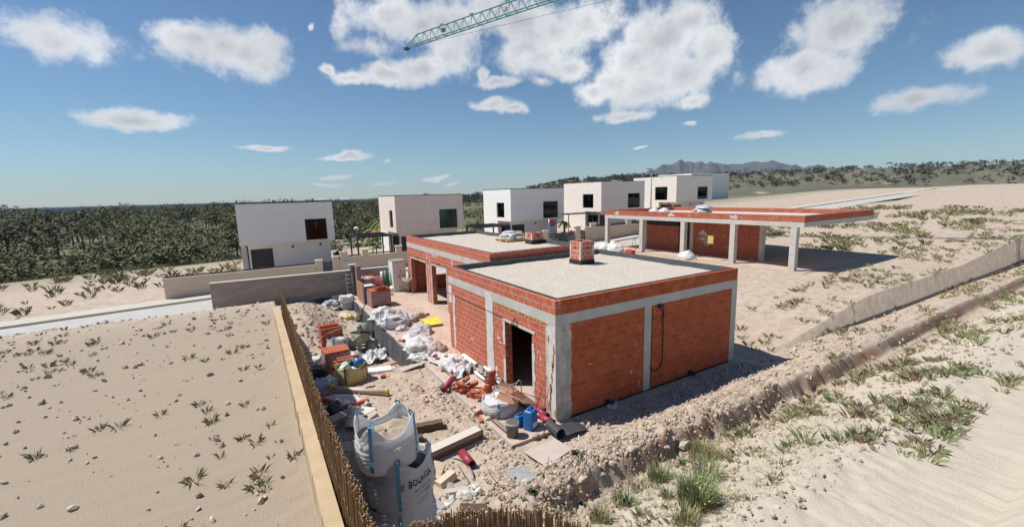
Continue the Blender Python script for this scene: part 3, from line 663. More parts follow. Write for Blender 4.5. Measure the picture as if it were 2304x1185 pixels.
m = MB()
for i in range(22):
    a = i/22; y = lerp(.42, 3.45, a); smear_(m, 'x', 0, y, 2.665+.015*math.sin(i*2.1), .10, .022+.012*((i*.618)%1), .012, 80+i)
m.build('foam_line', 'foam', B1, world=True)
m = MB(); m.box(-.022, .2, DY0-.18, DY1+.14, DZ, DZ+.075); lin = m.build('lintel', 'concrete_pale', B1, world=True)
m = MB(); m.box(-.02, 0, 2.75, 7.28, 2.275, 2.292); m.build('lintel_bar', 'rust_steel', B1, world=True)
m = MB(); y0 = 2.0
for dy in (-.05, .05): m.tube([(-.02, y0+dy*2.5, DZ+.02),(-.16, y0+dy, DZ+.10),(-.03, y0+dy*.4, DZ+.26)], .014, 6)
m.build('bracket', 'hose_black', B1, world=True)
m = MB(); m.box(-.36, -.004, .55, 2.75, .001, .13); m.build('doorstep', 'hollow_course', B1, world=True)
m = MB(); m.box(4.2, 4.3, .26, 7.0, 0, 2.7); m.build('partition', 'block_grey', B1, world=True)

# building 2: the longer one behind, with two tall openings
X2, X2b, Y2, Y2b, Z2 = 1.96, 7.15, 7.302, 18.9, 3.7
B2 = T('brick_building', 'long brick building behind, with two tall openings onto the terrace and a short chimney', 'building', (X2,Y2,0), group='unfinished brick buildings')
O = [(12.35, 14.45, -.1, 2.32), (15.45, 18.2, -.1, 2.32)]
m = MB(); wall_h(m, 'x', X2, X2+.25, Y2, Y2b, -.1, 2.98, [O[0], O[1]]); wall_h(m, 'y', Y2b-.25, Y2b, X2+.25, X2b, -.1, 2.98, [(3.3, 5.4, .95, 2.4)])
m.box(X2b-.25, X2b, Y2, Y2b-.25, -.1, 2.98); m.build('wall', 'brick_wall', B2, world=True)
for bx in ((X2+.25, X2b-.25, Y2+.01, Y2+.25, -.1, 3.28), (5.0, X2b-.26, 15.1, 15.25, .0, 2.98), (5.6, 5.75, 15.26, 18.6, 0, 2.98)): MB().box(*bx).build('partition', 'brick_far', B2, world=True)
m = MB(); m.box(3.25, 5.45, Y2b-.33, Y2b+.05, .9, .949); m.build('window_sill', 'concrete_pale', B2, world=True)
m = MB(); ring(m, X2-.006, X2b+.006, Y2, Y2b+.006, 2.98, 3.28, .3); m.build('ring_beam', 'concrete', B2, world=True)
m = MB(); m.box(X2+.294, X2b-.294, Y2+.3, Y2b-.294, 3.0, 3.4); m.build('ceiling_slab', 'concrete', B2, world=True)
m = MB(); ring(m, X2, X2b, Y2, Y2b, 3.28, Z2, .2); m.build('parapet', 'brick_wall', B2, world=True)
gravel_bed(X2+.22, X2b-.22, Y2+.22, Y2b-.22, 3.52, B2)
roof_flash(0, X2, X2b, Y2, Y2b, Z2, .2, 3.4, B2)
chimney(B2, 6.12, 6.86, 10.3, 10.95, 3.48, 3.74, 4.12)
for a, b_, _, zt in O: MB().box(X2-.02, X2+.2, a-.1, b_+.1, zt, zt+.09).build('lintel', 'concrete_pale', B2, world=True)
m = Smears()
for a, b_, sd in ((14.47,14.72,31),(15.2,15.44,32),(18.2,18.34,33),(14.85,15.05,36),(12.2,12.34,37)): ragged(m, 'x', X2, a, b_, -.02, 2.3, .01, sd, .06, n=34)
for a, b_, z0, z1, sd in ((14.6,14.8,2.45,2.97,34),(15.1,15.3,2.5,2.97,35),(11.3,11.6,2.5,2.97,38),(13.4,14.4,2.82,2.97,39),(11.0,11.1,.2,2.4,41)): ragged(m, 'x', X2, a, b_, z0, z1, .01, sd, .07)
m.build('plaster_smear', 'plaster_pink', B2, world=True)
m = MB()
for (a, b_, _, zt) in O:
    m.bar((X2-.02, a-.15, zt+.15), (X2-.02, b_+.15, zt+.15), .012, .014)
    ym = (a+b_)/2; m.tube([(X2-.01, ym-.25, zt+.22),(X2-.16, ym, zt+.2),(X2-.01, ym+.1, zt+.1)], .016, 6)
m.build('bracket', 'rust_steel', B2, world=True)

# building 3: open concrete frame with brick infill, to the right
X3, Z3 = 22.0, 1.02
B3 = T('brick_building', 'open concrete-framed building at the side with columns, brick infill walls and a brick parapet', 'building', (X3, 14, Z3), group='unfinished brick buildings')
m = MB(); m.box(X3-.25, 31.5, 4.2, 22.0, -.3, Z3-.001); m.build('floor_slab', 'slab_dusty', B3, world=True)
for i, y in enumerate((21.45, 17.2, 13.0, 8.9, 4.9)):
    MB().box(X3, X3+.36, y, y+.36, Z3, 3.76).build('column', 'concrete_pale', B3, world=True)
for y in (18.85, 13.95, 8.2): MB().box(24.35, 24.62, y, y+.3, Z3, 3.76).build('column', 'concrete', B3, world=True)
m = MB(); ring(m, X3-.005, 31.5, 4.5, 21.84, 3.76, 4.06, .37); m.box(X3+.365, 31.13, 4.87, 21.47, 3.77, 4.12); m.build('roof_frame', 'concrete_pale', B3, world=True)
m = MB(); ring(m, X3, 31.495, 4.505, 21.835, 4.06, 4.47, .2); m.build('parapet', 'brick_far', B3, world=True)
m = MB(); m.box(24.4, 24.6, 15.42, 18.85, Z3, 3.17); m.box(24.4, 24.6, 8.5, 13.95, Z3, 3.76); m.box(24.62, 31.4, 18.9, 19.1, Z3, 3.76); m.box(24.62, 31.4, 14.0, 14.2, Z3, 3.76); m.build('wall', 'brick_far', B3, world=True)
m = MB(); m.box(24.33, 24.6, 15.42, 18.85, 3.17, 3.759); m.build('shutter_box', 'membrane_black', B3, world=True)
m = Smears(); smear_patch(m, 'x', 24.4, 13.0, 2.7, .35, .3, .012, 91); smear_patch(m, 'x', 24.4, 12.7, 1.9, .3, .2, .012, 92); smear_patch(m, 'x', 24.4, 12.9, 2.25, .5, .12, .012, 93); m.build('plaster_smear', 'plaster_grey', B3, world=True)
m = Smears()
for i, yy in enumerate((20.3, 14.3, 9.0)): smear_patch(m, 'x', X3, yy, 4.25, .3, .16, .008, 95+i)
m.build('mortar_smear', 'concrete', B3, world=True)
def at_dist(px, py, x): return atX(px, py, x)
m = MB(); p = atX(1594, 538, X3); m.box(X3-.05, X3-.002, p.y-.42, p.y+.02, p.z-.30, p.z+.26); tag(m.build('site_sign', 'amber_sign'), 'small amber notice board fixed on the open concrete frame', 'sign')

# ------------------------------------------------------------------ the row of white houses across the street
def house(label, x0, wd, dep, zt, zu, wallm, fw, sw, y0=32., zg=0., extra=None, teal=False):
    T0 = T('modern_house', label, 'house', (x0, y0, zg), group='cubic houses across the street')
    x1, y1 = x0+wd, y0+dep; t = .3
    m = MB(); wall_h(m, 'y', y0, y0+t, x0, x1, zu, zt, [fw] if fw else []); wall_h(m, 'x', x0, x0+t, y0+t, y1-t, zu, zt, [sw] if sw else [])
    m.box(x1-t, x1, y0+t, y1-t, zu, zt); m.box(x0, x1, y1-t, y1, zu, zt); up = m.build('upper_wall', wallm, T0, world=True)
    m = MB(); m.box(x0+t, x1-t, y0+t, y1-t, zu+.02, zu+.25); m.box(x0+t, x1-t, y0+t, y1-t, zt-.42, zt-.15); m.build('floor', wallm, T0, world=True)
    m = MB(); ring(m, x0-.015, x1+.015, y0-.015, y1+.015, zt, zt+.06, .2); m.build('roof_edge', 'slate_metal', T0, world=True)
    # ground floor: back part flush with the side, front corner cut back under the overhang
    m = MB(); m.box(x0+.55, x1-.3, y0+1.0, y0+3.0, zg-.4, zu-.001); m.box(x0+.002, x1, y0+3.0, y1, zg-.4, zu-.001); lo = m.build('ground_floor', 'house_low' if wallm != 'house_cream' else 'house_cream', T0, world=True)
    g1 = MB().box(x0+.49, x0+.545, y0+1.15, y0+2.95, zg+.05, zu-.5).build('glass_door', 'glass', T0, world=True)
    m = MB(); ring_x = (zg+.05, zu-.5)
    for yy in (y0+1.1, y0+2.02, y0+2.92): m.box(x0+.45, x0+.49, yy, yy+.08, zg, zu-.45)
    m.box(x0+.45, x0+.49, y0+1.1, y0+3.0, zu-.45, zu-.38); m.build('door_frame', 'slate_metal', g1, world=True)
    xl = x0+.7
    lv = MB().box(xl, xl+1.6, y0+.94, y0+.999, zg+.05, zu-.45).build('shutter_door', 'dark_louvre', T0, world=True)
    m = MB(); k = 0
    while zg+.2+k*.16 < zu-.5: m.box(xl+.25, xl+1.5, y0+.915, y0+.94, zg+.2+k*.16, zg+.29+k*.16); k += 1
    m.build('louvre', 'slate_metal', lv, world=True)
    for q in (.62, .93): MB().lathe([(.07,-.09),(.07,.09)], 10, (x0+wd*q-.6, y0+.93, zu-.42)).build('wall_lamp', 'slate_metal', T0, world=True)
    MB().lathe([(.06,-.09),(.06,.09)], 10, (x0+.42, y0+1.6, zu-.24)).build('wall_lamp', 'slate_metal', T0, world=True)
    for axis_, hole in (('y', fw), ('x', sw)):
        if not hole: continue
        a, b_, za, zb = hole; f = .055; P = (lambda u0, u1, d0, d1, z0, z1: MB_box(axis_, x0, y0, u0, u1, d0, d1, z0, z1))
        fr = MB()
        for bx in ((a, a+f, .16, .24, za, zb), (b_-f, b_, .16, .24, za, zb), (a+f, b_-f, .16, .24, za, za+f*1.6), (a+f, b_-f, .16, .24, zb-f, zb), ((a+b_)/2-f*.6, (a+b_)/2+f*.6, .165, .235, za+f*1.6, zb-f)): P(*bx)(fr)
        wo = fr.build('window', 'slate_metal', T0, world=True)
        pn = MB(); P(a+f, b_-f, .195, .205, za+f, zb-f)(pn); pn.build('pane', 'glass_teal' if teal and axis_ == 'y' else 'glass', wo, world=True)
        rl = MB(); P(a+f, b_-f, .135, .145, za+f, za+(zb-za)*.5)(rl); rl.build('glass_rail', 'glass_teal' if teal else 'glass', wo, world=True)
        if not teal: continue
        cu = MB(); n = 40; u0, u1 = ((a+f, lerp(a, b_, .42)) if axis_ == 'y' else (lerp(a, b_, .62), b_-f))
        def cf(u, v, u0=u0, u1=u1):
            uu = lerp(u0, u1, u); dd = .42+.04*math.sin(u*46); return V((uu, y0+dd, lerp(za+.05, zb-.03, v))) if axis_ == 'y' else V((x0+dd, uu, lerp(za+.05, zb-.03, v)))
        cu.grid(cf, n, 3); cu.build('curtain', 'curtain', wo, world=True)
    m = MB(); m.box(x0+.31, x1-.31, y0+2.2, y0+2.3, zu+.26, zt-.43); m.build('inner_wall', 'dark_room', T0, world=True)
    # shuttering joints of the render, as shallow strips
    m = MB()
    for q in (.42, .70):
        zz = lerp(zu, zt, q)
        for hole, ax in ((fw, 'y'), (sw, 'x')):
            segs = [(0, wd)] if ax == 'y' else [(0, dep)]
            if hole and hole[2] < zz < hole[3]:
                o0 = x0 if ax == 'y' else y0; segs = [(0, hole[0]-o0), (hole[1]-o0, segs[0][1])]
            for s0, s1 in segs:
                if ax == 'y': m.box(x0+s0, x0+s1, y0-.003, y0, zz, zz+.022)
                else: m.box(x0-.003, x0, y0+s0, y0+s1, zz, zz+.022)
    m.build('render_joint', 'curtain', T0, world=True)
    return T0
def MB_box(ax, x0, y0, u0, u1, d0, d1, z0, z1):
    def go(m):
        if ax == 'y': m.box(u0, u1, y0+d0, y0+d1, z0, z1)
        else: m.box(x0+d0, x0+d1, u0, u1, z0, z1)
    return go
house('cubic house cut by the left picture edge, rose-grey walls and a wide dark window', -7.6, 7.2, 6, 5.94, 2.62, 'house_low', (-2.7,-.98,2.73,4.53), None, zg=-.05)
h2 = house('rose-beige cubic house beside the pine wood, curtains behind its teal-tinted window', 5.11, 6.95, 5.9, 6.30, 2.82, 'house_rose', (9.49,11.42,3.0,4.88), (33.02,34.16,3.25,4.93), zg=.15, teal=True)
h3 = house('brightest white cubic house in the middle of the row', 17.76, 7.2, 6.4, 6.73, 3.22, 'house_white', (22.06,24.18,3.38,5.29), (33.43,35.17,3.6,5.27), zg=.55)
h4 = house('cream cubic house behind the patio with the dark pergola frame', 30.82, 7.6, 7.5, 7.42, 3.75, 'house_cream', (35.39,37.62,4.07,5.92), (33.45,35.52,4.19,5.94), zg=1.15)
h5 = house('cream cubic house behind the street lamp, highest in the row', 44.73, 8.0, 8, 8.13, 4.5, 'house_cream', (49.35,51.72,4.8,6.58), (33.54,35.76,4.8,6.68), zg=1.9)
m = MB(); m.box(85, 100, 60, 70, 2, 10.0); q = m.build('modern_house', 'house_white'); tag(q, 'white building whose flat top just shows above the highest cubic house', 'house', 'cubic houses across the street')
MB().box(85, 100.05, 59.95, 60, 9.9, 10.05).build('roof_edge', 'house_white', q)
def roof_unit(x, y, z, w_, h_, par, mat):
    m = MB(); m.box(x-w_/2, x+w_/2, y, y+.8, z, z+h_); u = m.build('roof_unit', mat, par, world=True)
    MB().lathe([(.02,0),(min(w_,h_)*.38,0),(min(w_,h_)*.38,-.03),(.02,-.03)], 16, (x, y-.005, z+h_/2), Euler((R(90),0,0))).build('fan', 'slate_metal', u, world=True)
p = atY(958, 437, 34.5); roof_unit(p.x, 34.5, 6.1, .95, .42, h2, 'alu')
p = atY(1194, 420, 34.5); roof_unit(p.x, 34.5, 6.5, .35, .62, h3, 'green_dark'); roof_unit(p.x+.46, 34.5, 6.5, .42, .62, h3, 'green_dark')
p = atY(1393, 406, 34.5); roof_unit(p.x, 34.5, 7.2, 1.1, .45, h4, 'alu')

# ------------------------------------------------------------------ garden walls, gates, pergolas, street things
def garden_wall(label, y, bits, caps, panels, mat='beige_wall'):
    x0 = bits[0][0]; t = T('garden_wall', label, 'garden wall', (x0, y, street_z(x0)), group='beige garden walls')
    m = MB()
    for a, b_, z0, z1 in bits: m.box(a, b_, y, y+.22, z0, z1)
    m.build('wall', mat, t, world=True)
    for a, b_, z in caps:
        pm = MB(); pm.box(a+.03, b_-.03, y-.03, y+.25, street_z(a)-.1, z); pq = pm.build('pillar', mat, t, world=True)
        MB().box(a-.02, b_+.02, y-.08, y+.30, z, z+.07).build('cap', 'beige_cap', pq, world=True)
    for a, b_, z0, z1 in panels:
        m = MB(); n = max(1, int((z1-z0)/.13))
        for k in range(n): m.box(a, b_, y+.08, y+.12, z0+k*.13+.02, z0+k*.13+.125)
        m.build('slat_panel', 'slate_metal', t, world=True)
    return t
s = street_z
garden_wall('beige garden wall with two stepped pillars before the black pergola', 27, [(-12,-2.75,-.3,1.25),(-1.45,-.86,-.1,1.45),(-.85,4.9,-.1,1.62)], [(-1.5,-1.0,1.7),(-.92,-.3,2.0),(.75,1.28,2.05),(3.5,4.05,2.12),(-2.72,-2.2,1.52)], [(-.29,.74,1.63,1.83),(1.29,3.49,1.66,1.86),(4.06,4.9,1.66,1.9),(-1.0,-.93,1.46,1.8),(-12,-2.75,1.26,1.5)])
garden_wall('beige garden wall before the brightest white house', 27, [(4.92,15.6,-.1,1.75),(16.1,18.55,-.1,2.0)], [(15.45,15.95,2.55),(18.55,19.15,2.42)], [(16.1,18.5,2.02,2.4)])
garden_wall('tall beige garden wall with a meter box, running behind the concrete columns', 27, [(24.0,33.5,-.1,2.42),(33.5,46,.5,2.75)], [(24.0,24.7,2.45),(24.75,25.6,2.85),(30.1,30.9,3.0),(37,37.8,3.4)], [(25.62,30.08,2.45,2.8),(30.92,33.5,2.48,2.95)])
m = MB(); m.box(22.7, 23.35, 26.95, 27.3, .4, 2.62); q = m.build('gate_pillar', 'beige_wall'); tag(q, 'free beige gate pillar between the wide slatted gate and the narrow one', 'pillar')
MB().box(22.6, 23.45, 26.87, 27.38, 2.62, 2.69).build('cap', 'beige_cap', q)
def gate(label, x0, x1, z0, z1, slats=None):
    t = T('metal_gate', label, 'gate', (x0, 27.1, z0), group='dark metal gates'); n = int((z1-z0)/.145); m = MB()
    for k in range(n): m.box(x0+.05, x1-.05, 27.1, 27.13, z0+k*.145+.03, z0+k*.145+.148)
    m.build('board_panel', 'membrane_slate', t, world=True)
    m = MB(); m.box(x0, x0+.05, 27.08, 27.15, z0, z1+.03); m.box(x1-.05, x1, 27.08, 27.15, z0, z1+.03); m.build('gate_frame', 'slate_metal', t, world=True)
    if slats:
        m = MB()
        for k in range(4): m.box(slats[0], slats[1], 27.085, 27.099, z0+.3+k*.22, z0+.335+k*.22)
        m.build('bright_slot', 'alu', t, world=True)
gate('wide dark slatted driveway gate behind the roofs', 19.18, 22.65, .65, 2.2, (21.7, 22.6))
gate('narrow dark slatted gate right of the free pillar', 23.37, 23.98, .75, 2.2, (23.42, 23.9))
gate('dark blue-grey pedestrian gate beside the half-hidden left house', -2.18, -1.52, .2, 1.5)
m = MB(); m.box(25.05, 25.62, 26.965, 26.998, 1.05, 1.95); q = m.build('meter_box', 'beige_cap'); tag(q, 'flush meter box in the tall beige wall, two black dials on top', 'meter box', 'meter boxes on the garden walls')
for dx in (.15, .42): MB().lathe([(.05,0),(.05,.03)], 10, (25.05+dx, 26.965, 1.8), Euler((R(90),0,0))).build('dial', 'slate_metal', q)
m = MB(); m.box(-.72, -.3, 26.965, 26.998, .55, 1.42); q = m.build('meter_box', 'beige_cap'); tag(q, 'pale meter box in the stepped beige wall, next to the pedestrian gate', 'meter box', 'meter boxes on the garden walls')
for dx in (.1, .32): MB().lathe([(.05,0),(.05,.03)], 10, (-.72+dx, 26.965, 1.33), Euler((R(90),0,0))).build('dial', 'slate_metal', q)

def pergola(label, x0, x1, y0, y1, z0, z1, thick=.12, slats=4, thin=False):
    t = T('pergola', label, 'pergola', ((x0+x1)/2, (y0+y1)/2, z0), group='dark metal pergolas'); b = thick
    for x in (x0, x1-b):
        for y in (y0, y1-b): MB().box(x, x+b, y, y+b, z0-.6, z1-b).build('post', 'slate_metal', t, world=True)
    m = MB(); ring(m, x0, x1, y0, y1, z1-b, z1+.06 if not thin else z1, b)
    for k in range(1, slats): y = lerp(y0, y1, k/slats); m.box(x0+b, x1-b, y, y+.06, z1-b*.8, z1-.01)
    m.build('roof_frame', 'slate_metal', t, world=True)
pergola('black flat-roofed pergola over the garden beside the rose-beige house', 1.25, 4.35, 31, 34.2, .2, 2.78)
pergola('black pergola half hidden behind the gravel roof, before the white house', 13.4, 16.8, 31, 34.3, .4, 2.95)
pergola('thin open pergola frame over the patio table', 24.6, 29.4, 30.6, 33.0, .9, 3.75, .07, 2, True)

t = T('street_lamp', 'tall grey street lamp with a flat arm, rising behind the brick parapet', 'street lamp', (32.9, 26.0, s(32.9)))
m = MB(); m.tube([(32.9,26,1),(32.9,26,8.5)], [.08,.05], 10); m.build('pole', 'lamp_grey', t, world=True)
m = MB(); m.bar((33.0,26,8.56), (32.1,26.05,8.68), .22, .06); m.build('lamp_head', 'lamp_grey', t, world=True)

# long grey block wall closing the plot towards the street
t = T('block_wall', 'grey concrete block wall along the back of the building plot', 'wall', (0,20.4,-.4))
m = MB(); m.add([(-9.,20.4,-.9),(1.5,20.4,-.9),(1.5,20.6,-.9),(-9.,20.6,-.9),(-9.,20.4,1.62),(1.5,20.4,1.5),(1.5,20.6,1.5),(-9.,20.6,1.62)], [(0,1,5,4),(2,3,7,6),(4,5,6,7),(0,4,7,3),(1,2,6,5)]); m.build('wall', 'block_grey', t, world=True)
m = MB(); m.box(-9, 1.5, 20.385, 20.4, -.9, .3); m.build('footing', 'block_face', t, world=True)
m = MB(); m.bar((-9,20.5,1.65), (1.5,20.5,1.53), .26, .05); m.build('coping', 'beige_cap', t, world=True)
m = MB(); m.box(-1.45, -1.08, 20.28, 20.399, -.5, 1.9); pl = m.build('pilaster', 'block_grey', t, world=True)
MB().box(-1.5, -1.03, 20.22, 20.62, 1.9, 1.95).build('cap', 'concrete_pale', pl, world=True)
def sag(label, a, b_, dip, r=.012):
    a, b_ = V(a), V(b_); pts = [a.lerp(b_, i/14)-V((0,0,dip*4*(i/14)*(1-i/14))) for i in range(15)]
    tag(MB().tube(pts, r, 6).build('cable', 'hose_black'), label, 'cable', 'cables hanging on the block wall')
sag('black cable sagging across the block wall, left of its pilaster', (-3.3,20.36,1.45), (-1.46,20.27,1.5), .45)
sag('black cable sagging across the block wall, right of the concrete post', (-.55,20.36,1.4), (1.2,20.36,1.5), .42)
# terrace edge: concrete retaining wall wrapped in a grey sheet
t = T('retaining_wall', 'low retaining wall at the terrace edge wrapped in torn grey sheeting', 'retaining wall', (-1.62, 13, -1.0))
m = MB(); m.box(-1.70, -1.585, 6.9, 20.3, -2.2, .015); m.build('wall', 'slab_edge', t, world=True)
def sheet(u, v):
    y = lerp(6.75, 19.6, u); top = -.03+.03*math.sin(y*3.3); bot = H(-2.0, y)-.25; z = lerp(top, bot, v); q = V((y*1.6, z*.6, 3))
    return V((-1.715-.05*v-.06*(fbm(q, 3)+.5)*(.3+v)-.035*abs(noise.noise(V((y*3.1, z*.4, 0)))), y, z))
sh_ = MB().grid(sheet, 150, 14).build('membrane_sheet', 'retaining_sheet', t, world=True)
def tear(pts):
    P = []
    for px, py in pts: q = atX(px, py, -1.86); P.append(q)
    MB().prism(P, (.03,0,0)).build('tear', 'membrane_black', t, world=True)
tear([(834,737),(838,742),(838,755),(836,770),(840,790),(831,792),(829,765),(831,745)]); tear([(843,758),(847,766),(850,785),(849,798),(843,796),(841,775)])
tear([(868,806),(872,800),(874,812),(870,818)])
# ------------------------------------------------------------------ kinds of thing that lie about the site
def one(m, name, mat, label, cat, loc=(0,0,0), rz=0., group=None, rot=None, kind=None):
    return tag(m.build(name, mat, None, loc, rz, rot=rot), label, cat, group, kind)
def bag_surf(w_, d_, h, sd, rise, dip, n=3.4, bulge=.07, slump=0.):
    q = V((sd*2.7, sd*1.3, sd))
    def S(a, t):
        c, s_ = math.cos(a), math.sin(a); r = (abs(c)**n+abs(s_)**n)**(-1/n); e = abs(math.sin(2*a))**3
        k = .90+bulge*math.sin(min(1, t*1.15+.05)*math.pi)+.06*t; up = max(0, (t-.55)/.45)**1.6
        k += .022*noise.noise(V((c*2.2, s_*2.2, t*2))+q)+.017*math.sin(t*56+6*noise.noise(V((c*3, s_*3, t*3))+q))*(1-.5*up)*min(1, t*6)+.02*up*noise.noise(V((c*6, s_*6, t*5))+q)
        z = h*t+up*(rise*e-dip*(1-e))+.05*up*noise.noise(V((c*2, s_*2, 5))+q)
        return V((c*r*k*w_/2*(1-slump*t*.1), s_*r*k*d_/2, z))
    return S
def bigbag(label, loc, rz, w_=.95, d_=.95, h=.85, sd=1, rise=.16, dip=.10, fill=.8, mat='sack_bright', strap='strap_blue', content='sand', texts=(), group='white bulk bags', n=3.4, bulge=.07, tilt=None, name='bulk_bag', loops=True, tall_loop=.12):
    t = T(name, label, 'bulk bag', loc, rz, group)
    if tilt: t.rotation_euler = (tilt[0], tilt[1], rz)
    S = bag_surf(w_, d_, h, sd, rise, dip, n, bulge); m = MB(); NA, NT = 64, 34
    def fn(u, v):
        a = u*2*math.pi
        if v < .72: return S(a, v/.72)
        q = (v-.72)/.28; tt = 1-q*(1-fill+.04); p = S(a, tt); return V((p.x*(.965-.02*q), p.y*(.965-.02*q), p.z))
    m.grid(fn, NA, 47, True, wrap=True); m.add([S(j/NA*2*math.pi, 0) for j in range(NA)], [tuple(range(NA))], False)
    m.build('body', mat, t)
    if content:
        c = MB()
        def ff(u, v): a = u*2*math.pi; p = S(a, fill); return V((p.x*.94*(1-v), p.y*.94*(1-v), min(p.z, h*fill+.02)+.07*h*math.sin(v*1.57)+.04*fbm(V((p.x*4*(1-v), p.y*4*(1-v), sd)), 3)))
        c.grid(ff, 32, 9, True, wrap=True); c.build('filling', content, t)
    for k in range(4):
        a = math.pi/4+k*math.pi/2; s_ = MB(); P = [S(a, q)*1.012+V((0,0,.0)) for q in (.12,.3,.45,.6,.75,.9,1.)]
        for pa, pb in zip(P, P[1:]): s_.bar(pa, pb, .055, .012, V((math.cos(a), math.sin(a), 0)))
        if loops:
            top = P[-1]; tn = V((-math.sin(a), math.cos(a), 0)); L_ = [top+tn*(.035*math.cos(x))+V((0,0,tall_loop*.6*math.sin(x)))-V((math.cos(a)*(.03+.05*math.sin(x)), math.sin(a)*(.03+.05*math.sin(x)), .03)) for x in [i*math.pi/8 for i in range(9)]]
            for pa, pb in zip(L_, L_[1:]): s_.bar(pa, pb, .03, .008, V((math.cos(a), math.sin(a), .3)))
        s_.build('strap', strap, t)
    for txt, size, a0, z0, mt in texts:
        vs, fs = text_geo(txt, size); m = MB()
        P = []
        for v in vs:
            a = a0+v.x/(w_*.52); p = S(a, (z0+v.y)/h); nrm = V((p.x, p.y, 0)).normalized(); P.append(p+nrm*.006)
        m.add(P, fs, False); m.build('print', mt, t)
    return t
def sackheap(name, label, cat, px, py, sx, sy, sz, sd, mat='sack', rz=0., group=None, dz=0., amp=.3, fr=2.0, parts=(), crease=.2, zbase=None):
    p = g(px, py, dz)
    if zbase is not None: p = atz(px, py, zbase+dz); p.z = zbase
    m = MB().blob((0,0,0), sx/2, sy/2, sz, sd, amp, fr, 48, 26, .1, crease); return tag(m.build(name, mat, None, p-V((0,0,.02)), rz), label, cat, group)
def brick_mb(L_=.25, W_=.12, H_=.10):
    m = MB(); m.box(-L_/2, L_/2, -W_/2, W_/2, 0, H_); m.mi = 1
    for sx in (-1, 1):
        for i in range(3):
            for j in range(2):
                y = (i-1)*W_*.3; z = H_*(.28+.44*j); x = sx*(L_/2+.001)
                m.add([(x,y-.013,z-.014),(x,y+.013,z-.014),(x,y+.013,z+.014),(x,y-.013,z+.014)], [(0,1,2,3)], False)
    return m
BR = {}
def brick(p, rz=0., label=None, group=None, rot=None, key='o'):
    if key not in BR:
        o = brick_mb().build('brick', ['brick_orange', 'brick_hole']); BR[key] = o
    else: o = BR[key].copy(); COL.objects.link(o)
    o.location = p; o.rotation_euler = rot if rot is not None else (0,0,rz); o['label'] = label; o['category'] = 'brick'
    if group: o['group'] = group
    return o
def pallet(label, loc, rz, w_, d_, h, sd, wrap=None, group='pallets of hollow bricks', mat='brick_pallet', wrap_z=1.):
    t = T('brick_pallet', label, 'pallet', loc, rz, group); m = MB()
    for k in range(3): x = lerp(-w_/2+.05, w_/2-.05, k/2); m.box(x-.05, x+.05, -d_/2, d_/2, 0, .09)
    for k in range(6): y = lerp(-d_/2+.05, d_/2-.05, k/5); m.box(-w_/2, w_/2, y-.045, y+.045, .09, .115)
    m.build('pallet', 'wood', t)
    m = MB(); m.box(-w_/2+.03, w_/2-.03, -d_/2+.03, d_/2-.03, .117, h); m.build('brick_stack', mat, t)
    if wrap:
        m = MB(); q = V((sd, 2*sd, 0))
        def fn(u, v):
            a = u*4; k = int(a)%4; f = a-int(a); C_ = [(-1,-1),(1,-1),(1,1),(-1,1),(-1,-1)]; x = lerp(C_[k][0], C_[k+1][0], f)*(w_/2-.015); y = lerp(C_[k][1], C_[k+1][1], f)*(d_/2-.015)
            z = lerp(.14, h*wrap_z, v)+.04*noise.noise(V((u*9, 0, sd)))*v; o = .012*noise.noise(V((x*6, y*6, z*5))+q); return V((x*(1+o), y*(1+o), z))
        m.grid(fn, 64, 10, True, wrap=True); m.build('wrap', wrap, t)
    return t
def pipe_t(label, a, b_, r, mat, t_=.006, group=None, cat='pipe', name='pipe', holeend=False):
    a, b_ = V(a), V(b_); o = MB().pipe(a-a, b_-a, r, t_).build(name, mat, None, a); return tag(o, label, cat, group)
def gp(px, py, dz=.0): p = g(px, py, dz); return p+V((0,0,dz))
def slab(label, pts, th, mat, name, cat, dz=.03, group=None, tilt=True):
    """flat board from its four corners on the ground"""
    P = [gp(x, y, dz) for x, y in pts]; c = sum(P, V((0,0,0)))/len(P)
    if not tilt:
        for p in P: p.z = c.z
    else:
        n = (P[1]-P[0]).cross(P[-1]-P[0]).normalized()
        for p in P[2:-1]: p.z = c.z if abs(n.z) < .3 else P[0].z-((p.x-P[0].x)*n.x+(p.y-P[0].y)*n.y)/n.z
    return one(MB().prism([p-c for p in P], (0,0,-th)), name, mat, label, cat, c, group=group)

# ------------------------------------------------------------------ things on the roofs
p = atz(1152, 541, 3.53); t = T('loaded_pallet', 'wooden pallet on the rear gravel roof piled with white bags, boards and a tin', 'pallet', (p.x, p.y, 3.55), .02)
m = MB()
for k in range(3): m.box(-.75, .75, -.62+k*.57, -.52+k*.57, 0, .08)
for k in range(7): m.box(-.75+k*.235, -.66+k*.235, -.65, .65, .08, .11)
m.build('pallet', 'wood_yellow', t)
for i, (x, y, z, sx, sy, sz) in enumerate([(-.1,.2,.12,1.3,.8,.15),(-.15,.25,.26,1.1,.7,.16),(.1,-.3,.12,1.2,.6,.13),(.05,.35,.4,1.0,.5,.14)]): MB().blob((x,y,z), sx/2, sy/2, sz, 20+i, .12, 2, 32, 16, .1, .1).build('bag', 'sack' if i != 2 else 'sack_grey', t)
MB().lathe([(.14,.12),(.14,.42),(.125,.42),(.12,.3)], 18, (-.28,-.42,0)).build('tin', 'label_pale', t)
for i in range(3): MB().obox((.3,-.2+.04*i,.27+i*.055), .9-.1*i, .35, .05, Euler((0,0,.1*i))).build('board', 'wood_pale', t)
MB().tube([(.45,-.5,.15),(1.05,-.42,.12)], .07, 10).build('roll', 'sack_grey', t)
p = atX(1478, 468, 23.2); 
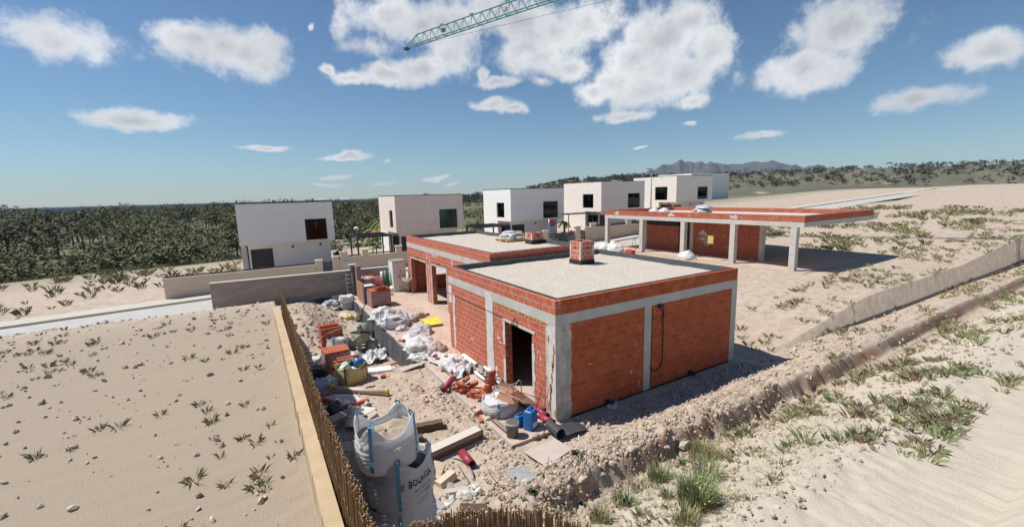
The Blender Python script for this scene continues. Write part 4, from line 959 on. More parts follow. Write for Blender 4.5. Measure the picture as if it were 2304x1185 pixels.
for i, (px, lab) in enumerate(((1470, 'tied white rubble bag on the brick parapet, left one of the pair'), (1492, 'bulging white rubble bag on the brick parapet, right one of the pair'))):
    p = atX(px, 474, 22.9); one(MB().blob((0,0,0), .5, .55, .62, 31+i, .2, 2.2, 40, 22, .2, .2), 'rubble_bag', 'sack', lab, 'rubble bag', (23.0, p.y, 4.13), group='white rubble bags on the open frame')
p = atX(1580, 472, 23.1); t = T('brick_pallet', 'film-wrapped stack of bricks on the roof of the open concrete frame', 'pallet', (23.1, p.y, 4.13))
for i, (x, y, z, sx, sy, sz) in enumerate([(0,0,0,1.2,1.3,.34),(.0,.05,.3,1.3,1.4,.36),(.05,-.1,.62,1.1,1.2,.28)]): MB().blob((x,y,z), sx*.55, sy*.55, sz, 41+i, .14, 2, 40, 18, .12, .14).build('wrapped_bricks', 'film' if i else 'sack_brown', t)
MB().blob((-.62,.1,.42), .08, .2, .12, 44, .2).build('brick_corner', 'brick_orange', t)
p = atX(1546, 584, 21.6); one(MB().blob((0,0,0), .5, .75, .62, 51, .25, 2.3, 44, 22, .2, .22), 'rubble_bag', 'sack', 'white rubble bag at the foot of the concrete column, behind the gravel roof', 'rubble bag', (21.55, p.y, H(21.5, p.y)), group='white rubble bags on the open frame')
for i, (px, sx, sy, sz, mt, lab) in enumerate(((1348,.5,.6,.5,'sack','small white bag half hidden by the chimney, at the end of the bag row'),(1362,.65,.7,.66,'sack','full white bag with dark print behind the roof edge, at the farthest concrete column'),(1380,.5,.6,.78,'green_pale','pale green sack on top of the bags at the farthest column'),(1389,.6,.65,.6,'sack','white bag under the pale green sack, next to the props'))):
    p = atX(px, 556, 20.9); one(MB().blob((0,0,0), sx, sy, sz, 55+i, .22, 2.2, 40, 22, .2, .2), 'rubble_bag', mt, lab, 'rubble bag', (20.9, p.y, 1.0), group='bags beside the open frame')
for i, (px, lab) in enumerate(((1426, 'grey steel prop standing in front of the street, left of the second column'), (1444, 'grey steel trestle leaning between the columns of the open frame'))):
    p = atX(px, 556, 21.3 if i == 0 else 23.2); t = T('steel_prop', lab, 'prop', (p.x, p.y, 1.0), group='steel props at the open frame'); m = MB(); m.tube([(0,-.25,0),(.05,-.1,1.15)], .03, 6); m.tube([(0,.25,0),(.05,.1,1.15)], .03, 6); m.tube([(.02,-.17,.6),(.02,.17,.6)], .02, 6); m.build('frame', 'steel_grey', t); MB().box(-.05,.15,-.18,.18,1.14,1.18).build('head_plate', 'steel_grey', t)
p = atX(1418, 566, 20.7); one(MB().box(-.2,.2,-.35,.35,0,.28).tube([(-.15,-.3,.28),(-.15,0,.42),(-.15,.3,.28)], .02, 6), 'tool_box', 'red_metal', 'small red tool crate with a handle beside the second column', 'crate', (20.7, p.y, .98))

# ------------------------------------------------------------------ garden things across the street
p = atY(1294, 519, 30.2)
t = T('patio_table', 'dark red patio table under the thin pergola frame', 'table', (25.2, 30.2, 1.0)); MB().box(-.7,.7,-.4,.4,.70,.75).build('tabletop', 'rattan', t)
for x in (-.6,.6):
    for y in (-.3,.3): MB().box(x-.03,x+.03,y-.03,y+.03,0,.70).build('leg', 'rattan', t)
t0 = None
for i, (x, y, rz, lab) in enumerate(((24.3,30.0,R(90),'dark wicker patio chair at the left end of the patio table'),(25.1,29.5,R(10),'dark wicker patio chair on the street side of the patio table'),(26.2,30.1,R(-90),'dark wicker patio chair at the right end of the patio table'))):
    if t0 is None:
        t0 = T('patio_chair', lab, 'chair', (x,y,1.0), rz, 'wicker chairs at the patio table'); MB().box(-.26,.26,-.26,.26,.38,.45).build('seat', 'rattan', t0); MB().box(-.26,.26,-.28,-.22,.451,.95).build('backrest', 'rattan', t0)
        for a in (-.23,.23):
            for b_ in (-.23,.23): MB().box(a-.025,a+.025,b_-.025,b_+.025,0,.379).build('leg', 'rattan', t0)
    else: dup(t0, (x,y,1.0), rz, lab)
p = atY(1243, 508, 30); t = T('banner', 'red and blue printed banner on a post beside the white house', 'banner', (p.x, 30, .9)); MB().box(-.45,.45,0,.03,1.75,2.45).build('banner_cloth', 'banner_red', t); MB().box(-.3,.3,-.006,-.001,1.65,1.95).build('banner_print', 'banner_blue', t); MB().tube([(-.45,.02,0),(-.45,.02,2.5)], .03, 6).build('post', 'alu', t); MB().tube([(.5,.02,0),(.5,.02,2.5)], .06, 6).build('post', 'lamp_grey', t)
p = atY(1248, 528, 29.5); t = T('garden_bench', 'pale low garden seat under the banner', 'seat', (p.x, 29.5, .9)); MB().box(-.6,.6,-.3,.3,.15,.4).build('seat', 'house_cream', t); MB().box(-.6,.6,.2,.35,.401,.8).build('backrest', 'house_cream', t)
def palm(label, px, py, Y, hgt, r, mat, sd, n=16, pot=False, zb=None, group='palms in the gardens'):
    p = atY(px, py, Y); zb = H(p.x, Y) if zb is None else zb; t = T('palm_tree' if not pot else 'potted_palm', label, 'palm', (p.x, Y, zb), group=group); rnd = random.Random(sd)
    top = p.z-zb
    if pot: MB().lathe([(.2,0),(.3,.35),(.27,.35),(.25,.3)], 14).build('pot', 'slate_metal', t)
    MB().tube([(0,0,0),(.05,0,top*.5),(0,0,top)], [.16,.12,.1] if not pot else [.06,.05,.05], 8).build('trunk', 'bark', t)
    m = MB()
    for i in range(n):
        a = i/n*6.283+rnd.uniform(-.2,.2); el = rnd.uniform(.1,1.2); L_ = r*rnd.uniform(.8,1.1); pts = []
        for k in range(7): s_ = k/6; pts.append(V((math.cos(a)*L_*s_*math.cos(el*.6), math.sin(a)*L_*s_*math.cos(el*.6), top+L_*(math.sin(el)*s_-.9*s_*s_))))
        for k in range(6):
            d = (pts[k+1]-pts[k]); sd_ = V((-math.sin(a), math.cos(a), 0))*(.20*r*(1-abs(k/6-.35)))
            for sg in (-1, 1): m.add([pts[k], pts[k+1], pts[k+1]+sd_*sg+d*.7-V((0,0,.08*r)), pts[k]+sd_*sg*.9+d*.7-V((0,0,.06*r))], [(0,1,2,3)], False)
    m.build('crown', mat, t); return t
palm('green fan palm standing close to the rose-beige house', 857, 500, 44, 4, 1.6, 'leaf_palm', 1)
palm('dry yellow-brown palm above the black pergola', 847, 522, 43, 3, 1.9, 'leaf_palm_dry', 2, 18)
palm('small potted palm under the black pergola', 845, 548, 31.8, 1, .8, 'leaf_palm', 3, 12, True)
palm('thin feathery palm before the cream house and its patio', 1269, 500, 31.5, 2, .9, 'leaf_palm', 4, 12)
def shrub(label, px, py, Y, r, h, mat, sd, n=260):
    p = atY(px, py, Y); z = H(p.x, Y); t = T('shrub', label, 'shrub', (p.x, Y, z), group='garden shrubs'); rnd = random.Random(sd); m = MB(); canopy(m, (0,0,0), r, h, rnd, 14, n//14, .13); m.build('crown', mat, t)
    MB().tube([(0,0,-.1),(.03,0,h*.6)], [.05,.02], 6).build('trunk', 'bark', t)
shrub('dark rounded shrub in the garden left of the black pergola', 764, 562, 31, .75, 1.5, 'leaf_dark', 5)
shrub('low dark shrub behind the wide slatted gate', 1262, 524, 29.2, .7, 1.1, 'leaf_dark', 6)
p = atY(789, 560, 30.6); one(MB().lathe([(.05,0),(.42,.1),(.45,.6),(.3,.85),(.02,.9)], 14), 'garden_barbecue', 'slate_metal', 'black covered barbecue next to the rounded garden shrub', 'barbecue', (p.x, 30.6, street_z(p.x)+.2))
p = atY(802, 520, 36); t = T('garden_lantern', 'slim white garden lamp post rising left of the pergola', 'lamp post', (p.x, 36, .1)); MB().tube([(0,0,0),(0,0,p.z)], .05, 6).build('pole', 'lamp_grey', t); MB().lathe([(.05,0),(.26,.1),(.2,.3),(.02,.36)], 12, (0,0,p.z)).build('lamp_shade', 'house_white', t)
p = atY(779, 545, 60); t = T('stone_terrace', 'rough stone terraces with pale rubble below the pine wood', 'terrace wall', (p.x, 58, -2.5))
for i in range(4):
    m = MB()
    for k in range(16): m.rock((-9+k*1.25+rnd.uniform(-.3,.3), i*2.6, .3+i*.5), rnd.uniform(.5,.95), k*7+i, (1.2,.6,.7))
    m.build('stone_row', 'rock_yellow' if i % 2 else 'rock', t)

# ------------------------------------------------------------------ terrace things by the long brick building
t = T('site_cabinet', 'tall white site cabinet against the corner of the long brick building', 'cabinet', (1.35, 19.6, 0), 0)
MB().box(-.36,.5,-.45,.5,0,2.02).build('body', 'cabinet_white', t); MB().box(-.365,.505,-.5,.52,2.021,2.07).build('roof', 'block_face', t); MB().box(-.30,.1,-.468,-.451,.08,1.95).build('door', 'cabinet_white', t); MB().box(.12,.45,-.462,-.451,.08,1.95).build('door', 'house_low', t); MB().box(.06,.09,-.5,-.469,.95,1.1).build('handle', 'slate_metal', t)
for k in range(3): MB().box(-.02,.02,-.475,-.4505,.3+k*.7,.36+k*.7).build('hinge', 'slate_metal', t)
def barrow(label, loc, rot, paint, group='wheelbarrows', scale=1., wheel=True):
    t = T('wheelbarrow', label, 'wheelbarrow', loc, 0, group); t.rotation_euler = rot; t.scale = (scale,)*3; m = MB()
    # tray: deep trapezoid; x runs forward to the wheel
    top = [(-.42,-.36,.62),(.50,-.28,.66),(.50,.28,.66),(-.42,.36,.62)]; bot = [(-.22,-.24,.34),(.22,-.17,.30),(.22,.17,.30),(-.22,.24,.34)]
    q = lambda P, k: [(x*k, y*k, z+.012) for x, y, z in P]
    m.add([*top, *bot, *q(top, .975), *q(bot, .95)], [(0,1,5,4),(1,2,6,5),(2,3,7,6),(3,0,4,7),(4,5,6,7),(8,12,13,9),(9,13,14,10),(10,14,15,11),(11,15,12,8),(12,15,14,13),(0,8,9,1),(1,9,10,2),(2,10,11,3),(3,11,8,0)], False); m.build('tray', paint, t)
    for s_ in (-1, 1):
        m = MB(); m.tube([(.62,.06*s_,.2),(.2,.2*s_,.30),(-.35,.27*s_,.42),(-.95,.30*s_,.58)], .019, 8); h = m.build('handle', 'barrow_frame', t); MB().tube([(-.84,.295*s_,.55),(-1.0,.303*s_,.597)], .024, 8).build('grip', 'green_dark', h)
        m = MB(); m.tube([(-.02,.23*s_,.36),(-.28,.25*s_,.0),(-.36,.25*s_,.02),(-.34,.26*s_,.42)], .016, 8); m.build('leg', 'barrow_frame', t)
        m = MB(); m.tube([(.45,.2*s_,.55),(.62,.07*s_,.2)], .014, 6); m.build('brace', 'barrow_frame', t)
    m = MB(); m.tube([(-.32,-.25,.02),(-.32,.25,.02)], .014, 6); m.build('cross_bar', 'barrow_frame', t)
    if not wheel: return t
    wh = MB().lathe([(.10,-.035),(.17,-.04),(.195,0),(.17,.04),(.10,.035)], 20, (.66,0,.19), Euler((R(90),0,0))).build('wheel', 'tyre', t); MB().lathe([(.02,-.03),(.105,-.025),(.105,.025),(.02,.03)], 16, (.66,0,.19), Euler((R(90),0,0))).build('rim', 'barrow_cement', wh)
    return t
barrow('cement-coated wheelbarrow tipped up against the white site cabinet', (1.35, 18.35, .35), (R(14), R(65), R(55)), 'barrow_cement')
p = g(855, 689); pallet('film-wrapped pallet of bricks on the terrace, loose bricks on top', (p.x+.05, p.y+.35, 0), .04, 1.15, 1.1, .95, 3, 'film_clear', wrap_z=.9)
PT = V((p.x+.05, p.y+.35, .952)); rnd = random.Random(8)
for i in range(9): brick(PT+V((-.1+.27*(i%3)*.95, -.38+.14*(i//3)*1.6, .0)), rnd.uniform(-.08,.08), 'loose orange brick lying on the film-wrapped terrace pallet', 'bricks on the terrace pallet')
for i in range(2): brick(PT+V((-.05+.26*i, -.38+.03*i, .101)), .2*i, 'orange brick of the second layer on the film-wrapped terrace pallet', 'top bricks on the terrace pallet')
p = atz(835, 668, 0); t = T('mortar_drum', 'beige round mortar drum in a red tubular frame at the terrace end', 'drum', (p.x, p.y+.6, 0))
MB().lathe([(.05,.35),(.5,.4),(.52,.75),(.50,.78),(.48,.74),(.52,.82),(.5,1.12),(.42,1.2),(.05,1.22)], 24).build('drum', 'sack_brown', t); m = MB()
for a in range(5):
    q = a*1.2566; m.tube([(.62*math.cos(q),.62*math.sin(q),0),(.6*math.cos(q),.6*math.sin(q),1.1),(.2*math.cos(q),.2*math.sin(q),1.36)], .03, 6)
m.build('frame', 'red_metal', t)
p = atz(819, 672, 0); t = T('skip_box', 'open reddish form panel with a grey box at the terrace edge', 'formwork', (-1.2, 17.6, 0)); MB().box(-.25,-.2,-.7,.7,.0,1.25).build('panel', 'barrow_paint', t); MB().box(-.19,.5,-.3,.3,.0,.95).build('grey_box', 'block_face', t); MB().box(-.2,.52,-.32,.32,.951,1.0).build('lid', 'plasterboard', t); MB().box(-.28,-.17,-.72,-.66,0,1.3).build('frame', 'pipe_cream', t)
p = atz(872, 662, 0); t = T('paint_bucket', 'bright red bucket between the brick pallet and the green rolls', 'bucket', (p.x, p.y, 0)); MB().lathe([(.18,0),(.22,.36),(.2,.36),(.17,.02)], 18).build('body', 'red_metal', t); MB().tube([(.21*math.cos(a),.02,.34+.16*math.sin(a)) for a in [i*math.pi/8 for i in range(9)]], .008, 5).build('handle', 'steel_grey', t)
for i, (px, hgt, r, mt, lab) in enumerate(((865,1.35,.17,'steel_grey','grey upright roll of mesh standing at the block wall'),(873,1.4,.16,'green_dark','dark green upright roll leaning at the block wall'),(888,1.3,.12,'green_plastic','bright green upright tube beside the white cabinet'))):
    p = atz(px, 657, 0); q = MB(); q.lathe([(.02,0),(r,0),(r,hgt),(r-.03,hgt),(r-.04,hgt-.12),(.02,hgt-.12)], 14); one(q, 'material_roll', mt, lab, 'roll', (p.x, p.y+.3, 0), rot=(R(-5),R(3),0), group='upright rolls at the block wall')
sackheap('cement_sack', 'pale green and white cement sack slumped beside the white cabinet', 'sack', 886, 655, .75, .6, .42, 61, 'green_pale', zbase=0)
t = T('bundle_of_rods', 'red and white striped rods leaning near the green rolls', 'rods', (*atz(860, 668, 0).xy, 0)); m = MB()
for i in range(5): m.tube([(.05*i,0,0),(-.2+.07*i,.6,1.3)], .018, 6)
m.build('rods', 'red_metal', t)
# post, planks, ladder by the wall
p = atX(808, 690, -1.75); xp = atY(809, 650, 18.9).x; t = T('concrete_post', 'tall grey concrete post rising at the far end of the retaining wall', 'post', (xp, 18.9, -1)); MB().box(-.14,.14,-.14,.14,0,3.05).build('shaft', 'block_face', t); MB().box(-.02,.14,.145,.17,.3,3.1).build('board', 'wood_pale', t)
for i, (dx, mt, lab) in enumerate(((-.5,'wood_dark','dark red-brown plank upright beside the concrete post'),(-.28,'wood','brown timber plank upright between the dark plank and the concrete post'))): one(MB().obox((0,0,1.2), .13, .05, 2.4, Euler((R(-6),0,0))), 'timber_plank', mt, lab, 'plank', (atY(798.5 if i == 0 else 802.5, 640, 19.75).x, 19.75, -.55), group='planks at the concrete post')
t = T('ladder', 'aluminium ladder standing against the grey pilaster', 'ladder', (atY(788.5, 645, 19.85).x, 19.85, -.45)); e = Euler((R(-8),0,0)).to_matrix()
for x in (-.19,.19): MB().bar(e@V((x,0,0)), e@V((x,0,1.95)), .035, .06).build('rail', 'alu', t)
m = MB()
for k in range(7): m.tube([e@V((-.19,0,.2+k*.27)), e@V((.19,0,.2+k*.27))], .016, 6)
m.build('rungs', 'alu', t)
p = g(757, 668); one(MB().obox((0,0,.3), .52, .05, .62, Euler((R(-12),0,0))), 'fibreboard_sheet', 'fibreboard', 'square beige board leaning against the block wall', 'board', (atY(757,668,19.8).x, 19.9, H(-2.4,19.9)))
for i, (px, py, sx, sz, lab) in enumerate(((728,680,1.5,.42,'black plastic heap below the leaning square board'),(745,688,1.2,.42,'crumpled black sheeting beside the soil mound'),(760,694,1.1,.36,'grey-black plastic scraps before the white bale'))): sackheap('plastic_heap', lab, 'plastic heap', px, py, sx, .8, sz, 71+i, 'film_black' if i != 1 else 'film', group='plastic heaps along the block wall', amp=.4, crease=.35)
for i, (px, py, dz, lab) in enumerate(((783,690,.0,'lower white filled bale at the far end of the retaining wall'),(783,690,.45,'upper white filled bale, on top of the lower one at the retaining wall'))): p = g(785, 697); t = bigbag(lab, (p.x, p.y+.45, p.z-.02+dz*.95), .1*i, .88, .75, .40, 75+i, .02, .01, .97, strap='sack', content='sack', group='white bales at the retaining wall', n=2.8, bulge=.12, loops=False, name='filled_sack')
slab('pale broken foam slab lying before the white bales', [(763,703),(780,702),(783,711),(765,713)], .1, 'pipe_cream', 'foam_slab', 'slab', .12)
sackheap('rag', 'crumpled yellow paper sack below the white bales', 'sack', 783, 716, .6, .5, .28, 78, 'sack_yellow', amp=.4)
for i, (a, b_, mt, lab) in enumerate((((800,722),(815,700),'wood_yellow','yellow shuttering board propped on the retaining wall'),((806,722),(806,706),'wood','short brown timber offcut behind the concrete mixer'),((792,727),(824,722),'wood_pale','pale timber lying across behind the mixer drum'))):
    P = g(*a); Q = g(b_[0], b_[1]+14, .35) if i == 0 else g(*b_); Q = V((Q.x, Q.y, Q.z+(.5 if i == 0 else .1))); o = MB().bar((0,0,.05), Q-P+V((0,0,.08)), .2 if i == 0 else .12, .04); one(o, 'timber_board', mt, lab, 'board', P, group='boards behind the mixer')

# white sacks along the terrace edge
sackheap('empty_sacks', 'tangled empty white sacks against the wrapped terrace pallet', 'sacks', 862, 712, 1.5, 1.1, .5, 81, amp=.4, fr=2.6, crease=.5, zbase=0, group='empty white sacks')
p = atz(894, 738, 0); bigbag('half-empty white bulk bag collapsed on the terrace, a red label on its side', (p.x, p.y+.45, 0), .1, 1.35, 1.1, .48, 12, .12, .16, .55, content='sack', texts=(('SACA', .13, -1.2, .25, 'print_ink'),), bulge=.12)
m = MB(); one(m.blob((0,0,0), .5, .3, .12, 86, .4, 2, 40, 18, .3, .35), 'empty_sacks', 'sack', 'crumpled white sacks lying inside the collapsed bulk bag', 'sacks', (p.x-.1, p.y+.5, .40), group='empty white sacks')
sackheap('rubble_bag', 'torn sack of grey rubble behind the collapsed bulk bag', 'sack', 941, 713, .85, .7, .32, 83, 'sack_brown', zbase=0, amp=.35)
brick(atz(961, 709, 0), .4, 'single brick on the terrace behind the yellow panels', None)
P = [atz(949,723,0), atz(985,716,0), atz(996,733,0), atz(959,738,0)]; c = sum(P, V())/4; t = T('panel_stack', 'low stack of boards under a bright yellow panel on the terrace', 'panels', c)
m = MB()
for k in range(3): m.prism([(p_-c)*(1-.03*k)+V((0,0,.035*k)) for p_ in P], (0,0,.03))
m.build('board_stack', 'panel_side', t); MB().prism([(p_-c)*.97+V((0,0,.106)) for p_ in P], (0,0,.02)).build('yellow_panel', 'yellow_sheet', t)
m = MB(); one(MB().blob((0,0,0), .55, .62, .42, 84, .2, 2.1, 44, 22, .1, .2), 'printed_sack', 'sack_grey', 'striped grey-white sacks with dark print beside the yellow panels', 'sacks', atz(947, 748, 0), group='empty white sacks')
o = bigbag('knotted white bulk bag with dark lettering lying on the striped sacks', atz(943, 758, .28), .5, .85, .6, .34, 13, .05, .05, .9, content=None, texts=(('ON', .16, -1.3, .08, 'print_ink'),), tilt=(.15,.1), loops=False)
sackheap('empty_sacks', 'large heap of rumpled white sacks hanging over the terrace edge', 'sacks', 948, 783, 1.25, 1.6, .55, 85, 'sack', zbase=0, amp=.36, fr=2.6, crease=.5, group='empty white sacks', rz=.4)
one(MB().blob((0,0,0), .3, .62, .26, 88, .3, 2.4, 40, 20, .3, .4), 'empty_sacks', 'sack', 'white sack dangling down the grey sheeting below the big heap', 'sacks', atz(925, 765, .02), group='empty white sacks', rz=.2)
sackheap('filled_sack', 'brownish filled sack on the house side of the white heap', 'sack', 983, 788, .8, .7, .4, 87, 'sack_brown', zbase=0, amp=.25)
sackheap('empty_sacks', 'white sacks bunched between the wrapped terrace pallet and the collapsed bulk bag', 'sacks', 872, 722, 1.1, .9, .42, 181, zbase=0, amp=.4, fr=2.6, crease=.55, group='empty white sacks', rz=.7)
sackheap('empty_sacks', 'grey-white sack slumped against the house side of the collapsed bulk bag', 'sacks', 925, 722, .8, .7, .36, 182, 'sack_grey', zbase=0, amp=.4, fr=2.8, crease=.5, group='empty white sacks')
sackheap('empty_sacks', 'twisted white sack trailing from the big heap towards the fleece sheet', 'sacks', 945, 806, 1.0, .5, .26, 183, zbase=0, amp=.45, fr=3, crease=.6, group='empty white sacks', rz=-.6)
sackheap('empty_sacks', 'small white sack with folds on the terrace edge before the collapsed bulk bag', 'sacks', 905, 742, .6, .5, .24, 184, zbase=0, amp=.45, fr=3, crease=.6, group='empty white sacks', rz=.3)
# fleece sheet with bricks on it
def cloth(name, label, cat, pts, mat, h, sd, zb=.01, nu=40, nv=30, fr=2.5, group=None):
    P = [gp(x, y, zb) for x, y in pts]; c = sum(P, V())/4; q = V((sd, sd*.7, 0))
    def fn(u, v):
        p_ = P[0].lerp(P[1], u).lerp(P[3].lerp(P[2], u), v); e = .06*noise.noise(V((u*5, v*5, sd))); p_ = p_+V((e, e*.7, 0))
        f = max(0, fbm(V((p_.x*fr, p_.y*fr, sd))+q, 4)+.25)+.5*(.4-abs(noise.noise(V((p_.x*fr*2, p_.y*fr*2, sd))+q))); return p_-c+V((0,0,max(.0, f*h)))
    m = MB(); m.grid(fn, nu, nv); n = len(m.v); m.add([p_-V((0,0,.012)) for p_ in m.v[:n]], [f[::-1] for f in [tuple(f) for f in m.f]], True)
    o = m.build(name, mat, None, c); return tag(o, label, cat, group)
cloth('fleece_sheet', 'flat white fleece sheet on the slab, weighed down with bricks', 'sheet', [(953,808),(984,791),(1045,804),(1012,836)], 'sack', .10, 3, zb=.035, fr=1.6)
cloth('empty_sacks', 'white sacks crumpled between the fleece sheet and the pipe bundle', 'sacks', [(985,830),(1045,818),(1066,838),(1020,860)], 'sack', .32, 5, group='empty white sacks', fr=3.2)
brick(gp(979, 803, .12), .9, 'brick lying on the middle of the white fleece sheet', None, (R(15),R(10),.9)); one(MB().rock((0,0,0), .09, 5), 'stone', 'rock', 'pale stone on the far side of the white fleece sheet', 'stone', gp(1004, 800, .12), group='single stones')
brick(gp(1035, 815, .1), .3, 'brick at the corner of the fleece sheet near the pipes', None); brick(gp(1016, 840, .14), 1.2, 'brick poking out of the crumpled white sacks by the pipes', None)

# pipes by the wall of the front building
def slabz(px, py, z): return atz(px, py, z)
PG = 'grey plastic pipes along the brick wall'
for i, (a, b_, r, mt, lab) in enumerate([((1052,797),(1091,817),.085,'pipe_white','thick white roll lying against the brick wall above the grey pipes'),
    ((1047,810),(1063,831),.03,'pipe_grey','thin grey pipe, outermost of the bundle on the side of the white sacks'),((1052,811),(1069,832),.03,'pipe_grey','thin grey pipe, second from the white sacks'),((1058,806),(1083,820),.05,'pipe_grey','grey pipe just below the white roll'),
    ((1066,827),(1080,839),.05,'pipe_grey','short grey pipe with an open end in the middle of the bundle'),((1085,824),(1083,842),.045,'pipe_grey','short grey pipe lying askew across the bundle'),((1090,833),(1093,848),.045,'pipe_grey','short grey pipe pointing at the brick tower'),
    ((1069,836),(1092,855),.05,'pipe_white','dirty white pipe on the yard side of the bundle'),((1100,823),(1129,844),.055,'pipe_white','white pipe close to the wall, left of the doorway'),((1085,821),(1127,850),.055,'pipe_grey','long grey pipe running down towards the doorway'),((1114,838),(1139,854),.055,'pipe_grey','grey pipe with a dark open end nearest the doorway')]):
    z = .07+.05*(i % 3); P_, Q_ = slabz(*a, z), slabz(*b_, z); P_.x = min(P_.x, -r-.02); Q_.x = min(Q_.x, -r-.02); pipe_t(lab, P_, Q_, r, mt, .006, PG)
for i, (x0, y0, lab) in enumerate(((1128,857,'grey window-frame offcut on the slab before the doorway'),(1125,866,'second frame offcut below the first, before the doorway'))): p = slabz(x0, y0, .03); one(MB().box(-.22,.22,-.12,.12,0,.03).box(-.22,.22,-.12,-.09,.0301,.08), 'frame_offcut', 'plasterboard', lab, 'offcut', p, .3, 'frame offcuts before the doorway')
one(MB().obox((0,0,.012), .62, .4, .024), 'glass_mesh_sheet', 'teal_net', 'teal mesh sheet on the slab between the sacks and the brick heap', 'sheet', slabz(1036, 864, .01), .5)
p = gp(1008, 863, .10); pipe_t('short dark red pipe propped on the slab edge, beyond the brick heap', gp(996, 878, .12), slabz(1020, 850, .22), .10, 'pipe_red', .008, 'dark red drain pipes'); one(MB().rock((0,0,0), .14, 9), 'stone', 'rock_grey', 'grey round stone beside the propped dark red pipe', 'stone', gp(992, 868, .06), group='single stones')
# heap of hollow bricks and the brick tower
rnd = random.Random(21); hb = slabz(1070, 885, 0)
for i in range(30):
    a = rnd.uniform(-.75,.75); b_ = rnd.uniform(-.32,.32); l = 0 if i < 16 else 1 if i < 26 else 2
    q = slabz(1044+30*(a+.75)*.9+0, 880+22*(a+.4)*.7, 0)
    brick(V((hb.x+a*.25+b_*.9, hb.y-a*.95+b_*.15, .003+l*.1)), rnd.uniform(-.9,.9), 'red hollow brick in the untidy heap on the slab before the doorway', 'bricks in the heap before the doorway', Euler((rnd.uniform(-.35,.35)*(l > 0), rnd.uniform(-.3,.3)*(l > 0), rnd.uniform(-1.2,1.2))))
q = slabz(1107, 897, 0)
for i in range(14): brick(V((q.x+.02*math.sin(i*2.1)+(.065 if i % 2 else -.065)*(0 if i > 9 else 1), q.y+.015*math.cos(i*3.3), .002+(i//2 if i < 10 else i-5)*.1)), .1+.06*math.sin(i*1.7), 'red hollow brick in the neat tower beside the heap', 'bricks in the tower before the doorway')
q = slabz(1088, 908, 0)
for k in range(4): brick(V((q.x+.13*(k % 2), q.y, .002+.1*(k//2))), R(65), 'red hollow brick with open holes at the yard end of the heap', 'bricks at the heap end')
# white bag with the upturned barrow, bucket, jerrycans
p = slabz(1128, 945, 0); bg = slabz(1132, 925, .0)
bigbag('round white bag of rubble on the slab under the upturned wheelbarrow', (bg.x-.05, bg.y+.12, 0), .3, 1.05, .95, .40, 15, .05, .02, .9, content='sack', n=2.3, bulge=.12, loops=False)
barrow('rusty pink wheelbarrow lying upside down on the white bag, legs in the air', (bg.x+.20, bg.y+.02, .86), (R(180)+R(6), R(8), R(118)), 'barrow_paint', scale=.85, wheel=False)
def bucket(label, p, r, h, body, lid, rz=0, tilt=None, cont=None, group='buckets', band=None):
    t = T('bucket', label, 'bucket', p, rz, group)
    if tilt: t.rotation_euler = tilt
    MB().lathe([(r*.86,0),(r,h*.86),(r*1.0,h)], 24).build('body', body, t); MB().lathe([(r*1.06,h*.87),(r*1.06,h*.99),(r*.98,h),(r*.92,h*.97),(.01,h*.975)], 24).build('lid', lid, t)
    MB().tube([(r*1.03*math.cos(a), -r*.25-.05*math.sin(a), h*.72-.05*math.sin(a)) for a in [i*math.pi/8 for i in range(9)]], .006, 5).build('handle', 'steel_grey', t)
    if band: MB().lathe([(r*.93,h*.25),(r*.985,h*.68)], 24, (0,0,0)).build('label_band', band, t)
    return t
bucket('dark paint bucket with a pale dusty lid standing at the slab corner', slabz(1153, 980, 0), .17, .40, 'bucket_dark', 'wood_pale')
def jerry(label, p, rz, w_, d_, h, mat, lab=True, group='blue canisters'):
    t = T('canister', label, 'canister', p, rz, group); bm = bmesh.new(); bmesh.ops.create_cube(bm, size=1); bmesh.ops.scale(bm, vec=(w_, d_, h*.86), verts=bm.verts); bmesh.ops.translate(bm, vec=(0,0,h*.43), verts=bm.verts)
    for v in bm.verts:
        if v.co.z > h*.4: v.co.x *= .86; v.co.y *= .9
    bmesh.ops.bevel(bm, geom=bm.edges[:], offset=w_*.16, segments=4, affect='EDGES', profile=.6); m = MB(); m.add([v.co.copy() for v in bm.verts], [[v.index for v in f.verts] for f in bm.faces], True); bm.free(); m.build('body', mat, t)
    MB().tube([(-w_*.22,0,h*.84),(-w_*.2,0,h*.97),(w_*.12,0,h*.97),(w_*.16,0,h*.84)], .02, 8).build('handle', mat, t); MB().lathe([(.03,0),(.035,.05),(.03,.055),(.005,.055)], 14, (w_*.27, 0, h*.85)).build('cap', mat, t)
    if lab: MB().box(-w_*.32, w_*.3, -d_/2-.004, -d_/2-.001, h*.12, h*.36).build('sticker', 'label_pale', t)
jerry('large bright blue canister with a torn pale sticker, beside the wheelbarrow', slabz(1194, 962, 0), R(25), .36, .30, .62, 'jerry_blue')
jerry('small dark blue canister in the shade of the upturned wheelbarrow', slabz(1168, 957, 0), R(10), .24, .2, .36, 'jerry_blue', False)
pipe_t('dark red pipe leaning at the foot of the white plaster strip', slabz(1199, 915, .1), slabz(1232, 936, .1), .095, 'pipe_red', .008, 'dark red drain pipes'); pipe_t('dark red pipe lying in front of the grey corner column', slabz(1213, 936, .095), slabz(1246, 951, .08), .095, 'pipe_red', .008, 'dark red drain pipes')
one(MB().lathe([(.02,0),(.09,0),(.1,.16),(.07,.16),(.065,.05),(.02,.05)], 14), 'pipe_elbow', 'white_plastic', 'white pipe collar between the blue canister and the red pipe', 'pipe collar', slabz(1212, 936, .0), rot=(R(70),0,R(30)))
one(MB().blob((0,0,0), .12, .2, .1, 93, .4), 'mortar_lump', 'plaster_grey', 'crusty grey mortar lump beside the blue canister', 'mortar lump', slabz(1212, 952, 0))
